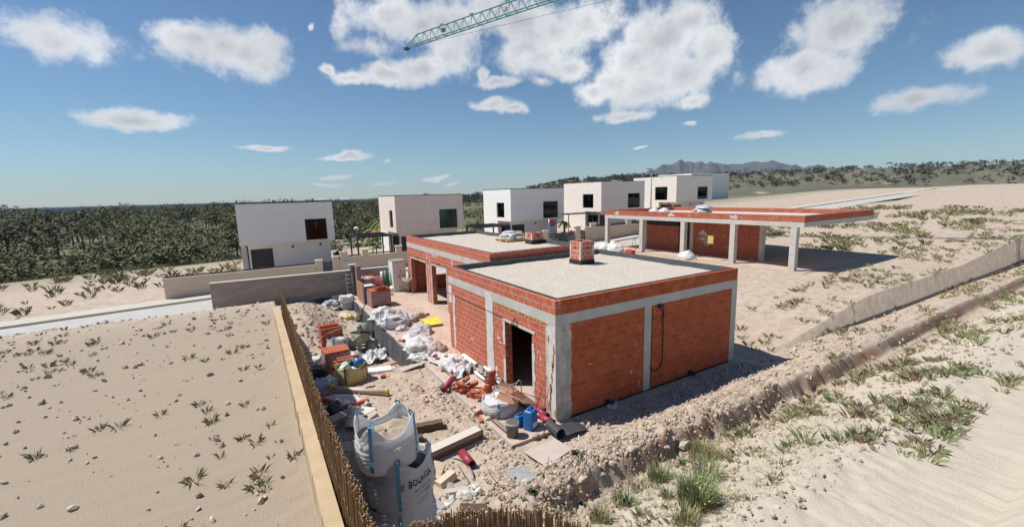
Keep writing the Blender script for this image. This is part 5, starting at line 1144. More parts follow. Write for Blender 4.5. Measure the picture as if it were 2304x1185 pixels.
t = T('steel_bars', 'two thin red bars leaning on the plaster strip near the corner', 'bars', (-.25, .55, 0)); m = MB(); m.tube([(-.12,.02,.0),(.235,-.12,1.15)], .011, 6); m.tube([(.02,-.16,0),(.238,-.30,1.0)], .011, 6); m.build('bars', 'pipe_red', t)
for i, (a, b_, mt, lab) in enumerate((((1096,935),(1139,972),'wood_dark','long thin timber strip lying along the slab kerb'),((1103,932),(1142,966),'steel_grey','thin steel rod beside the timber strip on the slab edge'))): P, Q = slabz(*a, .03), slabz(*b_, .03); one(MB().bar((0,0,0), Q-P, .035, .03), 'thin_bar', mt, lab, 'bar', P, group='thin bars on the slab edge')
t = T('membrane_roll', 'black dimpled membrane roll unrolled at the corner of the building', 'roll', slabz(1262, 968, 0)); A, B_ = slabz(1236, 955, .13)-t.location, slabz(1262, 976, .13)-t.location; d = (B_-A).normalized(); ax_ = d.cross(V((0,0,1))).normalized()
def spiral(u, v): a = u*6.283*2.2; r_ = .14-.012*a/6.283; p_ = A.lerp(B_, v); return p_+ax_*(r_*math.cos(a))+V((0,0,r_*math.sin(a)-.0))
MB().grid(spiral, 60, 12).build('roll', 'dimple_black', t)
def tail(u, v): p_ = A.lerp(B_, v); return p_-ax_*(-.14-u*.75)*(1 if ax_.x > 0 else -1)+V((0,0,-.1+.03*math.sin(u*5)*u))
MB().grid(tail, 14, 12).build('loose_end', 'dimple_black', t)
# right wall: hose loop, drains, litter
pts = [atY(1488,688,-.05)]
for px, py in ((1489,690),(1492,700),(1492,720),(1492,760),(1491,795),(1489,815),(1484,828),(1476,833),(1468,832),(1462,826)): pts.append(atY(px, py, -.03))
t = T('hose', 'black hose hanging in a long loop from the ring beam on the shaded wall', 'hose', atY(1488,688,-.03)); MB().tube([q-t.location for q in pts], .016, 8).build('loop', 'hose_black', t); MB().tube([atY(px,py,-.05)-t.location for px, py in ((1488,689),(1494,700),(1494,712),(1490,719))], .016, 8).build('loop', 'hose_black', t); q = atY(1487,688,-.06)-t.location; MB().obox(q, .14, .12, .1).build('wall_bracket', 'hose_black', t)
t = T('hose', 'thin black cable running down beside the middle concrete column', 'cable', (3.70, -.02, 2.6)); MB().tube([(0,0,0),(.01,0,-.9),(-.01,-.005,-1.8),(0,0,-2.55)], .009, 6).build('cable', 'hose_black', t)
for px, py, lab in ((1367,906,'black drain stub at the foot of the left brick panel of the shaded wall'),(1551,836,'black drain stub at the foot of the right brick panel of the shaded wall')): p = atY(px, py, 0); MB_ = MB().pipe((0,.02,0), (0,-.2,-.02), .07, .01); one(MB_, 'drain_stub', 'membrane_black', lab, 'drain pipe', (p.x, 0, max(.06, p.z)), group='black drain stubs')
sackheap('rag', 'crumpled white printed plastic bag in the shade by the wall', 'plastic bag', 1377, 917, .32, .25, .14, 95, 'sack', amp=.4)
# ------------------------------------------------------------------ left yard
def top_at(px, py, h): return g(px, py, h)
p = top_at(742, 733, .92); pallet('brick pallet farthest back in the yard, a loose band slung over its top', p, .03, .98, .9, .92, 4); P1 = p
for i in range(6): brick(V((p.x-.33+.27*(i % 3), p.y-.2+.24*(i//3), p.z+.921+.0*i)), .05*math.sin(i*3), 'orange brick of the broken top course on the farthest yard pallet', 'bricks on the farthest yard pallet')
one(MB().tube([(-.5,-.49,.55),(-.2,-.49,.72),(.15,-.49,.80),(.5,-.48,.86)], .014, 6), 'strapping_band', 'pipe_cream', 'pale strapping band hanging across the farthest yard pallet', 'band', p)
p = top_at(754.5, 784, .92); pallet('film-wrapped brick pallet with a neat pale top, second from the back', p, .03, .98, .9, .92, 5, 'film_clear', mat='brick_pallet', wrap_z=.92)
p = top_at(775, 812, .62); pallet('front brick pallet behind the yellow bag, topped with stepped loose bricks', p, .05, 1.0, .85, .50, 6)
for i in range(11):
    k = i % 4; l = i//4
    brick(V((p.x-.36+.26*k, p.y+.22-.24*l, p.z+.501)), .04*math.sin(i*5), 'orange brick in the lower loose layer on the front yard pallet', 'lower loose bricks on the front yard pallet')
for i in range(5): brick(V((p.x-.10+.26*(i % 3), p.y+.20-.23*(i//3), p.z+.602)), .05, 'bright orange brick in the top layer on the front yard pallet', 'top loose bricks on the front yard pallet')
p = g(765, 782); bigbag('filled white bulk bag printed B AR between the two rear brick pallets', (p.x-.16, p.y-.42, p.z), .35, .84, .80, .66, 17, .10, .02, .9, content='sack', texts=(('B AR', .2, -.85, .36, 'print_ink'),), bulge=.12)
# concrete mixer
p = g(811, 793); t = T('concrete_mixer', 'old green-grey concrete mixer with a cement-crusted drum, beside the retaining wall', 'concrete mixer', (p.x+.02, p.y+.25, p.z), R(-8))
MB().lathe([(.06,-.52),(.30,-.48),(.43,-.25),(.44,.02),(.40,.10)], 26, (.12,.25,.78), Euler((R(-22),R(10),0))).build('drum', 'mixer_cement', t)
MB().lathe([(.445,.02),(.40,.12),(.33,.36),(.24,.48),(.21,.48),(.30,.34),(.36,.1)], 26, (.12,.25,.78), Euler((R(-22),R(10),0))).build('drum_mouth', 'mixer_green', t)
MB().lathe([(.452,-.03),(.46,-.02),(.46,.03),(.452,.04)], 26, (.12,.25,.78), Euler((R(-22),R(10),0))).build('drum_ring', 'hose_black', t)
m = MB(); m.bar((0,-.28,0), (0,-.28,.62), .13, .10); m.bar((0,-.28,.6), (.02,-.22,1.28), .10, .08); m.bar((.02,-.22,1.24),(.03,.15,1.34), .1, .06); m.build('frame', 'mixer_cement', t)
MB().lathe([(.04,-.05),(.20,-.05),(.20,.04),(.04,.06)], 20, (-.03,-.36,.70), Euler((R(90),0,0))).build('gear_cover', 'mixer_green', t)
MB().box(-.42,-.1,-.2,.15,.3,.62).build('motor_box', 'mixer_green', t)
m = MB(); m.tube([(-.45+.33*math.cos(a),-.34,.62+.33*math.sin(a)) for a in [i*2*math.pi/24 for i in range(25)]], .013, 6); m.tube([(-.78,-.34,.62),(-.12,-.34,.62)], .01, 6); m.build('tilting_wheel', 'steel_grey', t)
for y in (-.05, .55): wq = MB().lathe([(.10,-.05),(.2,-.05),(.22,0),(.2,.05),(.10,.05)], 18, (-.5,y,.22), Euler((R(90),0,R(8)))).build('wheel', 'tyre', t); MB().lathe([(.02,-.04),(.1,-.03),(.1,.03),(.02,.04)], 12, (-.5,y,.22), Euler((R(90),0,R(8)))).build('rim', 'mixer_cement', wq)
MB().bar((-.5,.25,.24),(.45,.25,.1), .08,.08).build('axle', 'mixer_cement', t)
sackheap('filled_sack', 'grey half-empty cement sack in the shade at the torn sheeting', 'sack', 838, 785, .65, .8, .5, 97, 'sack_grey', amp=.35)
cloth('empty_sacks', 'long white sack spread on the ground in front of the concrete mixer', 'sacks', [(800,803),(866,790),(872,812),(815,822)], 'sack', .42, 7, group='empty white sacks', fr=2.2)
p = g(790, 866); t0 = bigbag('yellow printed bulk bag full of site waste, green straps', (p.x+.1, p.y+.42, p.z), R(18), 1.0, .92, .58, 19, .06, .05, .75, 'sack_yellow', 'strap_green', 'film', texts=(('DIAD', .13, -1.0, .45, 'strap_green'),('LOG', .10, -1.0, .14, 'strap_green')), group=None, bulge=.08)
bp = t0.location
one(MB().lathe([(.02,0),(.16,0),(.17,.26),(.14,.26),(.13,.22),(.10,.25),(.08,.21),(.05,.24),(.02,.22)], 20), 'film_roll', 'blue_film', 'bright blue rolled film standing in the yellow bag', 'roll', (bp.x+.24, bp.y-.05, bp.z+.48), rot=(R(-12),R(14),0))
one(MB().blob((0,0,0), .2, .2, .25, 98, .4), 'waste', 'green_pale', 'pale green crumpled tin in the yellow bag', 'waste', (bp.x-.2, bp.y-.02, bp.z+.42)); one(MB().blob((0,0,0), .22, .2, .2, 99, .4), 'waste', 'film_black', 'black plastic waste behind the blue roll in the yellow bag', 'waste', (bp.x+.05, bp.y+.2, bp.z+.48))
A, B_ = gp(748, 873, .14), gp(872, 884, .10); t = T('cardboard_tube', 'long cream tube with yellow end plates lying before the yellow bag', 'tube', A); MB().tube([(0,0,0), B_-A], .075, 16).build('tube', 'pipe_cream', t); d = (B_-A).normalized()
for q in (V((0,0,0)), B_-A): MB().obox(q, .03, .21, .21, Euler((0,0,math.atan2(d.y, d.x)))).tube([q-d*.02, q+d*.02], .06, 10).build('end_plate', 'plastic_yellow', t)
slab('white board offcut lying on the bare ground behind the cream timber', [(820,829),(879,821),(881,828),(822,838)], .10, 'pipe_white', 'white_beam', 'beam', .12)
slab('thin brown board lying flat below the retaining wall end', [(893,829),(955,812),(957,817),(905,836)], .03, 'fibreboard', 'flat_board', 'board', .04); slab('reddish offcut beside the white beam', [(874,818),(894,811),(897,814),(878,821)], .04, 'barrow_paint', 'offcut', 'offcut', .05)
for i, (px, py, lab) in enumerate(((812,832,'broken brick on the ground right behind the yellow bag'),(862,850,'broken brick on the bare ground in front of the white beam'),(905,800,'brick lying at the foot of the torn sheeting'),(1080,935,'broken reddish brick at the kerb beside the brick heap'),(1085,948,'second broken brick at the kerb, below the first'))): brick(gp(px, py, .0), i*1.1, lab, None, Euler((.15*i, .1, i*1.1)))
sackheap('empty_sacks', 'dirty white sack crumpled on the ground before the farthest yard pallets', 'sacks', 790, 800, .8, .6, .22, 186, amp=.45, fr=3, crease=.6, group='empty white sacks')
# waste along the reed fence
slab('large white panel half in shadow under the orange hose', [(722,890),(800,886),(813,902),(745,925)], .025, 'plasterboard', 'white_panel', 'panel', .05, 'white panels by the reed fence')
slab('white panel in the sun below the orange hose, stones on it', [(778,936),(800,911),(848,918),(808,940)], .03, 'plasterboard', 'white_panel', 'panel', .06, 'white panels by the reed fence')
slab('white panel in the shade, nearest the reed fence', [(728,905),(757,899),(760,928),(735,925)], .03, 'plasterboard', 'white_panel', 'panel', .04, 'white panels by the reed fence')
pts = [gp(*q) for q in ((725,898,.10),(745,904,.12),(770,911,.13),(790,913,.14),(808,907,.13),(822,902,.12),(829,900,.12))]; c = pts[0]
def spl(P, n):
    o = []
    for i in range(len(P)-1):
        a, b_, c_, d_ = P[max(i-1,0)], P[i], P[i+1], P[min(i+2, len(P)-1)]
        for k in range(n): s_ = k/n; o.append(.5*((2*b_)+(c_-a)*s_+(2*a-5*b_+4*c_-d_)*s_*s_+(3*b_-a-3*c_+d_)*s_**3))
    return o+[P[-1]]
Q = spl([q-c for q in pts], 16); one(MB().tube(Q, [.06+.02*math.sin(min(1,i/len(Q)*1.3)*3.1)+.008*(i % 2) for i in range(len(Q))], 12), 'corrugated_hose', 'hose_orange', 'orange-red corrugated hose curving over the white panels', 'hose', c)
one(MB().rock((0,0,0), .12, 14, (1,1,.9)), 'stone', 'plaster_grey', 'pale round stone under the free end of the orange hose', 'stone', gp(826, 909, .06), group='single stones'); one(MB().rock((0,0,0), .09, 15), 'stone', 'rock', 'small beige stone lying on the sunlit white panel', 'stone', gp(813, 922, .06), group='single stones')
p = gp(795, 948, .14); t = T('paint_tin', 'white lidded paint tin lying tilted next to the plank block', 'tin', p); t.location.z += .12; t.rotation_euler = (R(-28), R(22), 0); MB().lathe([(.17,-.26),(.185,-.24),(.18,.2),(.195,.22),(.195,.26),(.18,.28),(.01,.28)], 24).build('body', 'white_plastic', t); MB().lathe([(.183,-.12),(.1835,.12)], 24).build('label_band', 'plasterboard', t)
slab('grey-brown stone kerb block beside the white paint tin', [(806,944),(843,921),(850,928),(818,953)], .16, 'rock', 'kerb_block', 'block', .2)
p = gp(757, 945, .0); t = T('cardboard_box', 'torn cardboard box stuffed with black plastic by the reed fence', 'box', (p.x, p.y, p.z), R(20)); m = MB(); ring(m, -.38,.38,-.28,.28,0,.34,.015); m.build('box', 'wood_pale', t); m = MB(); m.add([(-.37,-.29,.34),(.37,-.29,.34),(.3,-.45,.22),(-.3,-.46,.24)], [(0,1,2,3)]); m.build('flap', 'wood_pale', t); MB().blob((0,0,.15), .36, .27, .38, 101, .35).build('black_bag', 'film_black', t); MB().blob((.2,.1,.35), .22, .16, .22, 102, .4, crease=.3).build('clear_bag', 'film', t)
sackheap('plastic_heap', 'clear plastic film heaped beside the yellow bag', 'plastic heap', 733, 868, 1.2, .8, .3, 103, 'film', amp=.4, crease=.4); sackheap('plastic_heap', 'dark heap of rubbish in the shade left of the brick pallets', 'plastic heap', 720, 845, 1.0, 1.2, .45, 104, 'film_black', amp=.4, crease=.35); sackheap('plastic_heap', 'torn grey film bag left of the film-wrapped brick pallet', 'plastic heap', 718, 815, .7, .7, .35, 105, 'film', amp=.45, crease=.4)
slab('magenta printed carton among the rubbish by the fence', [(722,888),(742,884),(743,888),(724,893)], .03, 'magenta', 'carton', 'carton', .06)
t = T('wire_crate', 'black wire crate standing behind the yellow bag', 'crate', gp(738, 846), R(8)); t.scale = (.62,.62,.75); m = MB()
for k in range(7):
    z = .05+k*.1; ring(m, -.3,.3,-.22,.22,z,z+.02,.02)
for x in (-.29,-.1,.1,.27): m.box(x,x+.02,-.222,-.203,0,.7); m.box(x,x+.02,.203,.222,0,.7)
m.build('bars', 'hose_black', t)
# big timbers, punched channel, pipe and blocks
def timber(label, a, b_, w_, h_, mat, group='weathered beams'):
    P, Q = gp(*a, h_/2), gp(*b_, h_/2); m = MB(); d = Q-P; n = 8
    for k in range(n):
        A, B_ = P.lerp(Q, k/n)-P, P.lerp(Q, (k+1)/n)-P; m.bar(A+V((0,0,.006*math.sin(k*2.3))), B_+V((0,0,.006*math.sin(k*2.3))), w_*(1+.03*math.sin(k*1.7)), h_)
    return one(m, 'timber_beam', mat, label, 'beam', P, group=group)
timber('weathered beam lying just behind the upper white bulk bag', (925,967), (996,953), .22, .20, 'wood_dark'); timber('short weathered beam on the ground below the longer one', (920,992), (952,984), .18, .14, 'wood_dark')
A, B_ = gp(968, 1046, .0), gp(1088, 988, .0); A = A-(B_-A)*.35; t = T('steel_channel', 'rusty steel channel with a punched pale web, lying before the bulk bags', 'channel', A); L_ = (B_-A).length; t.rotation_euler = (0, math.asin(-(B_-A).z/L_), math.atan2((B_-A).y, (B_-A).x))
MB().box(0,L_,0,.02,0,.27).build('side', 'rust_steel', t); MB().box(0,L_,.021,.34,.22,.24).build('punched_web', 'perf_sheet', t); MB().box(0,L_,-.05,-.001,-.0,.015).build('flange', 'perf_plate', t)
holes = MB()
for i in range(int(L_/.06)):
    for k in range(3): holes.add([(.03+i*.06+.03*(k % 2)+.016*math.cos(a), -.0025, .17+k*.035+.013*math.sin(a)) for a in [j*math.pi/4 for j in range(8)]], [tuple(range(8))], False)
holes.build('punched_holes', 'perf_plate', t)
A, B_ = gp(1040, 1019, .12), gp(1062, 1046, .11); pipe_t('dark red pipe with an open end before the rusty channel', A, B_, .105, 'pipe_red', .009, 'dark red drain pipes')
pts = spl([gp(*q) for q in ((1017,1029,.03),(1035,1033,.05),(1049,1043,.08),(1060,1058,.1),(1064,1070,.08),(1064,1079,.03))], 6); one(MB().tube([q-pts[0] for q in pts], .02, 8), 'hose', 'steel_grey', 'grey bent hose curving round the open end of the red pipe', 'hose', pts[0])
slab('scrap of brown carton at the open end of the red pipe', [(1060,1046),(1072,1038),(1082,1043),(1071,1052)], .02, 'fibreboard', 'carton_scrap', 'scrap', .02)
BG = 'concrete blocks beside the bulk bags'
for px, py, L_, W_, H_, rz, mt, lab, dz in ((982,1064,.5,.28,.2,.9,'rock_yellow','long cream block leaning on the bulk bags, farther of the two cream blocks',.12),(1004,1078,.42,.26,.16,.25,'rock_yellow','cream block with a dark shaded front, next to the bulk bags',.1),(1030,1108,.5,.16,.16,-.5,'rock','brown broken kerb piece in the rubble before the reed fence',.05),(1013,1103,.3,.12,.14,1.2,'rock_grey','dark upright brick-sized block in the shaded rubble',.05),(987,1142,.34,.17,.17,1.9,'rock_grey','grey rounded block deep in the shade by the lowest bulk bag',.05),(1025,1146,.36,.18,.1,.5,'rock','flat stone slab leaning in the shaded rubble behind the reed fence',.08),(1064,1150,.5,.2,.2,-.35,'wood_dark','dark brown block at the end of the shaded rubble',.05),(1037,1098,.26,.16,.16,.1,'rock_grey','small shaded grey block between the two cream blocks and the white rubble',.03)):
    p = gp(px, py, dz); m = MB(); m.obox((0,0,0), L_, W_, H_, Euler((.25*math.sin(px), .2*math.cos(py), 0))); o = m.build('concrete_block', mt, None, p, rz); tag(o, lab, 'block', BG)
    bv = o.modifiers.new('chip', 'BEVEL'); bv.width = .012; bv.segments = 2
for i, (px, py, r, lab) in enumerate(((1052,1108,.13,'white plaster lump, left one of the bright rubble heap'),(1066,1096,.14,'white plaster lump at the top of the bright rubble heap'),(1076,1105,.11,'white plaster lump at the outer end of the bright rubble heap'),(1007,1139,.13,'pale lump in the shade near the lowest bulk bag'))): one(MB().rock((0,0,0), r, 120+i, (1,.8,.6)), 'plaster_lump', 'plaster_white', lab, 'plaster lump', gp(px, py, .05), group='white plaster lumps')
slab('large brown hardboard sheet lying on the ground before the building corner', [(1179,1016),(1248,986),(1288,1010),(1229,1050)], .018, 'fibreboard', 'hardboard_sheet', 'board', .045)
P = [gp(1137,1064,.05), gp(1177,1041,.05), gp(1216,1066,.05), gp(1175,1093,.05)]; c = sum(P, V())/4; t = T('cover_plate', 'grey-green metal cover plate with clips, lying in front of the hardboard', 'plate', c); P = [q-c for q in P]
MB().prism(P, (0,0,-.035)).build('plate', 'zinc', t); u_, v_ = P[1]-P[0], P[3]-P[0]; n_ = u_.cross(v_).normalized(); n_ = n_ if n_.z > 0 else -n_; e_ = lambda a, b_: P[0]+u_*a+v_*b_+n_*.002
MB().prism([e_(.64,0.01), e_(.99,.01), e_(.99,.99), e_(.64,.99)], n_*.004).build('bare_strip', 'wood_pale', t); MB().prism([e_(.1,.40), e_(.66,.40), e_(.66,.43), e_(.1,.43)], n_*.012).build('fold', 'zinc', t); MB().prism([e_(.2,.72), e_(.44,.72), e_(.44,.9), e_(.2,.9)], n_*.003).build('sticker', 'slate_metal', t)
for a, b_ in ((.9,.04),(.02,.5)): MB().prism([e_(a,b_), e_(a+.06,b_), e_(a+.06,b_+.08), e_(a,b_+.08)], n_*.03).build('clip', 'slate_metal', t)
P = gp(1306, 1032); one(MB().tube([(0,0,0),(.03,.08,.28),(.05,.12,.5)], .012, 6), 'marker_stick', 'pipe_white', 'thin white stick standing in the ground near the hardboard', 'stick', P)
for i, (pts, lab) in enumerate(((((1085,1128,.02),(1108,1100,.06),(1124,1078,.2),(1137,1058,.42)),'bare forked branch lying before the cover plate'),(((1104,1096,.02),(1135,1092,.1),(1160,1100,.04)),'thin arched twig below the cover plate'),(((1226,1052,.05),(1258,1040,.1),(1290,1021,.02)),'long thin twig along the front of the hardboard'),(((1202,1100,.02),(1216,1078,.15),(1232,1046,.35),(1235,1026,.5)),'upright bent twig rising before the hardboard'),(((1030,1045,.02),(1040,1062,.2),(1048,1076,.35)),'short dark twig beside the grey hose'))):
    Q = spl([gp(*q) for q in pts], 5); m = MB(); m.tube([q-Q[0] for q in Q], [lerp(.013,.004,k/len(Q)) for k in range(len(Q))], 6)
    if i == 0: k = len(Q)//2; m.tube([Q[k]-Q[0], Q[k]-Q[0]+V((-.12,.1,.2)), Q[k]-Q[0]+V((-.16,.12,.42))], [.008,.006,.003], 6); m.tube([Q[k+3]-Q[0], Q[k+3]-Q[0]+V((-.1,-.02,.22))], [.007,.003], 6)
    one(m, 'twig', 'twig', lab, 'twig', Q[0], group='dry twigs')

# ------------------------------------------------------------------ stacked bulk bags at the reed fence
TX = lambda a: (('BOLAGA', .125, a, .44, 'print_ink'), ('»', .16, a-.64, .44, 'print_red'), ('Mod 69 9 Sal', .07, a+.06, .32, 'print_ink'), ('61 9 13000', .065, a+.06, .23, 'print_ink'), ('Mod 69 13000 9 Sal 61', .03, a+.06, .14, 'print_ink'), ('Mod 69 13000 9 Sal 61', .03, a+.06, .10, 'print_ink'), ('Mod 69 13000 9 Sal', .03, a+.06, .06, 'print_ink'))
bigbag('lowest front bulk bag, crushed under the printed one, close to the bottom reed fence', (-4.98,-2.25,.42), .55, 1.1, 1.05, .86, 22, .04, .02, .85, content=None, bulge=.11, loops=False, n=2.6)
bigbag('dark shaded bulk bag at the very bottom against the side reed fence', (-5.62,-1.95,.30), .1, .95, .95, .86, 23, .04, .02, .85, mat='sack_grey', content=None, bulge=.11, loops=False, n=2.6)  # grey cloth stands in for the shadow on a white bag
bigbag('wrinkled shade-darkened bulk bag under the topmost one, in the shade of the side reed fence', (-5.60,-1.85,1.14), -.1, .92, .95, .84, 24, .04, .02, .85, mat='sack_grey', content=None, bulge=.1, loops=False, n=2.6)  # white bag too, its shade given by the grey cloth colour
bigbag('white bulk bag with large dark print facing the yard, below the topmost bag', (-4.96,-2.33,1.26), .50, 1.02, .98, .72, 25, .15, .04, .72, content='film_black', texts=TX(-1.62), bulge=.12, n=2.6)
bigbag('topmost white bulk bag filled with sand, open at the top', (-5.14,-2.36,1.98), R(7), .96, .80, .66, 26, .15, .09, .74, texts=(('SA', .10, -2.75, .44, 'print_ink'), ('B', .10, -.30, .52, 'print_ink')), bulge=.08, n=2.7)

# ------------------------------------------------------------------ reed fences and the neighbour's low wall
def reeds(label, path, hgt, layers, step, sd, base):
    rnd = random.Random(sd); P = [V(p) for p in path]; t = T('reed_fence', label, 'fence', (P[0].x, P[0].y, base), group='reed fences'); m = MB(); cum = [0]
    for a, b_ in zip(P, P[1:]): cum.append(cum[-1]+(b_-a).length)
    def pos(s_):
        for i in range(len(P)-1):
            if s_ <= cum[i+1] or i == len(P)-2: d = (P[i+1]-P[i]); return P[i]+d*((s_-cum[i])/d.length), d.normalized()
    for l in range(layers):
        s_ = rnd.random()*step
        while s_ < cum[-1]:
            p_, d = pos(s_); n_ = V((-d.y, d.x, 0)).normalized(); o = n_*(l-layers/2)*.014; ln = rnd.gauss(0,.03); top = p_.z+rnd.gauss(0,.035)+.03*noise.noise(V((s_*2,0,sd))); r_ = rnd.uniform(.0055,.0095)
            a = V((p_.x, p_.y, base))+o; b_ = V((p_.x, p_.y, top))+o+d*ln+n_*rnd.gauss(0,.012); m.tube([a, a.lerp(b_, .6)+n_*rnd.gauss(0,.006), b_], r_, 4, False); m.mi = 1; m.tube([b_-V((0,0,.002)), b_+V((0,0,.006))], r_*1.03, 4, True); m.mi = 0; s_ += step*rnd.uniform(.6,1.4)
    m.build('reed_screen', ['reed', 'reed_tip'], t, world=True)
    wr = MB(); k = 0
    for dz in (.15, .62, 1.1):
        L_ = []; n = int(cum[-1]/.12)
        for i in range(n+1): p_, d = pos(cum[-1]*i/n); n_ = V((-d.y, d.x, 0)).normalized(); L_.append(V((p_.x, p_.y, p_.z-dz+.012*math.sin(i*1.9)))+n_*(.034 if i % 2 else .026))
        wr.tube(L_, .0028, 4, False)
        L_ = [q-2*(.03)*V((-pos(cum[-1]*i/n)[1].y, pos(cum[-1]*i/n)[1].x, 0)).normalized() for i, q in enumerate(L_)]; wr.tube(L_, .0028, 4, False)
    wr.build('binding_wire', 'wire', t, world=True)
reeds('tall brown reed fence along the side boundary, seen from above', [(-6.0,8.5,3.05),(-6.02,-1.6,3.06),(-6.0,-2.9,3.08),(-5.98,-4.3,3.10),(-5.96,-5.13,3.08)], 2, 3, .021, 1, .6)
reeds('paler reed fence across the bottom, its ragged tips towards the yard', [(-5.94,-5.17,3.02),(-5.56,-5.31,3.05),(-5.29,-5.38,3.10),(-4.81,-5.60,3.11),(-4.44,-5.84,3.08),(-4.24,-6.06,3.0),(-3.9,-6.5,2.88),(-3.3,-7.3,2.7),(-2.6,-8.2,2.5)], 2, 3, .019, 2, 1.0)
t = T('boundary_wall', 'low ochre rendered wall on the outer side of the side reed fence', 'wall', (-6.2, 2, 1.0)); m = MB()
ys = [-5.2+i*.25 for i in range(60)]
for a, b_ in zip(ys, ys[1:]): q = .012*noise.noise(V((a*3,0,0))); m.add([(-6.27+q,a,.8),(-6.06,a,.8),(-6.06,b_,.8),(-6.27+q,b_,.8),(-6.27+q,a,2.2),(-6.06,a,2.2),(-6.06,b_,2.2),(-6.27+q,b_,2.2)], [(4,5,6,7),(0,4,7,3),(1,2,6,5)], False)
m.build('wall', 'ochre_wall', t, world=True)

# ------------------------------------------------------------------ weeds, grass, stones
def weed(label, p, r, h, mat, n, sd, name='weed', group='small weeds'):
    rnd = random.Random(sd); m = MB()
    for i in range(n):
        a = rnd.random()*6.283; e = rnd.uniform(.3,1.2); L_ = r*rnd.uniform(.5,1); b_ = V((math.cos(a)*L_*math.cos(e), math.sin(a)*L_*math.cos(e), h*math.sin(e)*rnd.uniform(.5,1))); s_ = V((-math.sin(a), math.cos(a), 0))*r*.22; md = b_*.55+V((0,0,.1*h)); m.add([V((0,0,-.01)), md+s_, b_, md-s_], [(0,1,2,3)], False)
    return one(m, name, mat, label, 'weed', p, group=group)
for i, (px, py, r, h, lab) in enumerate(((1296,1024,.20,.16,'broad-leaved green weed at the right corner of the hardboard'),(1218,1074,.16,.13,'broad-leaved green weed at the corner of the cover plate'),(1196,1107,.15,.12,'green weed just below the cover plate'),(1178,1132,.15,.14,'green weed on the crest above the bottom reed fence'),(1154,1010,.08,.07,'tiny green weed between the slab corner and the cover plate'),(1000,1090,.07,.06,'tiny green weed sprouting at the cream block'),(1411,1136,.2,.18,'leafy green weed at the foot of the earth bank'),(1536,1048,.2,.2,'leafy dark green weed below the reddish notch of the bank'),(1310,1140,.12,.14,'small weed on the red foot of the earth bank'))): weed(lab, gp(px, py), r, h, 'leaf_palm' if i < 6 else 'leaf_shrub', 26, i)
def tuft(label, p, n, h, sp_, mat, sd, lean=.6, wd=.007, flower=None, name='grass_tuft', group='grass tufts on the white slope'):
    rnd = random.Random(sd); t = T(name, label, 'grass', p, group=group); m = MB(); fl = MB()
    for i in range(n):
        a = rnd.random()*6.283; r_ = sp_*math.sqrt(rnd.random()); b0 = V((math.cos(a)*r_, math.sin(a)*r_, -.02)); hh = h*rnd.uniform(.45,1.05); a2 = a+rnd.gauss(0,.7); ln = rnd.uniform(.1,lean); d = V((math.cos(a2), math.sin(a2), 0)); s_ = V((-d.y, d.x, 0))*wd*rnd.uniform(.6,1.3); p1 = b0+d*hh*ln*.35+V((0,0,hh*.6)); p2 = b0+d*hh*ln+V((0,0,hh*(1-.25*ln)))
        m.add([b0-s_, b0+s_, p1+s_*.8, p1-s_*.8, p2], [(0,1,2,3),(3,2,4)], False)
        if flower and i % 29 == 0: fl.rock(p2+V((0,0,.01)), .016, i, (1,1,.7))
    m.build('blades', mat, t)
    if flower: fl.build('flower', flower, t)
    return t
for i, (px, py, n, h, sp_, mt, fl, lab) in enumerate(((1568,1138,900,.62,.30,'grass_green','flower_yellow','large bushy green grass tuft at the right edge'),(1484,1082,380,.42,.24,'grass_green',None,'green grass tuft in the gully under the earth bank'),(1408,1136,240,.30,.24,'grass_green','flower_violet','low tuft with a few violet flowers at the foot of the bank'),(1348,1178,260,.42,.16,'grass_dry',None,'upright dry tuft with pale ears beside the end of the bottom reed fence'),(1585,1030,420,.48,.34,'grass_dry',None,'dry yellowish grass high on the slope at the right edge'),(1446,1105,160,.24,.22,'grass_dry',None,'thin sparse tuft between the gully and the pale rock'),(1545,1180,200,.36,.2,'grass_dry',None,'dry tuft at the bottom right on the pale rock'),(1500,1120,90,.34,.1,'grass_green',None,'single thin-stemmed plant on the bare pale rock'),(1592,1080,300,.5,.26,'grass_green',None,'tall loose grass behind the large bushy tuft'))):
    p = gp(px, py); tuft(lab, p, n, h, sp_, mt, 40+i, flower=fl)
for i, (px, py, r, mt, lab) in enumerate(((1540,1000,.19,'rock','largest angular rock on the crest of the earth bank'),(1512,988,.13,'rock','flat rock farther back on the crest of the bank'),(1500,1010,.11,'rock_grey','grey rock between the two larger rocks of the bank'),(1420,1010,.13,'rock','upright wedge-shaped rock in the middle of the bank'),(1375,1045,.11,'rock','pale rock set in the upper earth bank'),(1310,1078,.13,'rock','pale slanting rock at the left end of the bank'),(1355,1068,.10,'rock_grey','grey rock in the hollow of the bank'),(1184,1083,.10,'rock_yellow','rounded cream stone before the cover plate'),(1098,940,.13,'rock_yellow','yellowish rock at the outer side of the slab kerb'),(1105,962,.15,'rock_yellow','large pale rock before the slab corner'),(1128,992,.12,'rock','rounded rock right below the slab corner'),(1205,985,.11,'rock_grey','grey rock at the front edge of the slab'),(1220,975,.10,'rock','rock between the slab and the membrane roll'),(1064,920,.1,'rock','small round rock beside the kerb, near the brick heap'),(836,868,.12,'rock','pale rock in the shadow of the yellow bag'),(826,870,.09,'rock_grey','smaller stone next to the pale rock by the yellow bag'),(1428,872,.12,'rock_grey','grey rock in the shade at the middle column'),(1385,905,.12,'rock_grey','grey rock in the shade beside the drain stub'),(1300,940,.12,'rock_grey','grey rock at the shaded wall foot near the corner'),(1518,902,.1,'rock_grey','round stone where the building shadow ends'),(1055,932,.08,'rock_yellow','small yellow stone on the open ground by the kerb'))):
    one(MB().rock((0,0,0), r*.8, 200+i, (1.3,.9,.6), 1), 'rock', mt, lab, 'rock', gp(px, py, r*.25), group='single rocks on the ground')
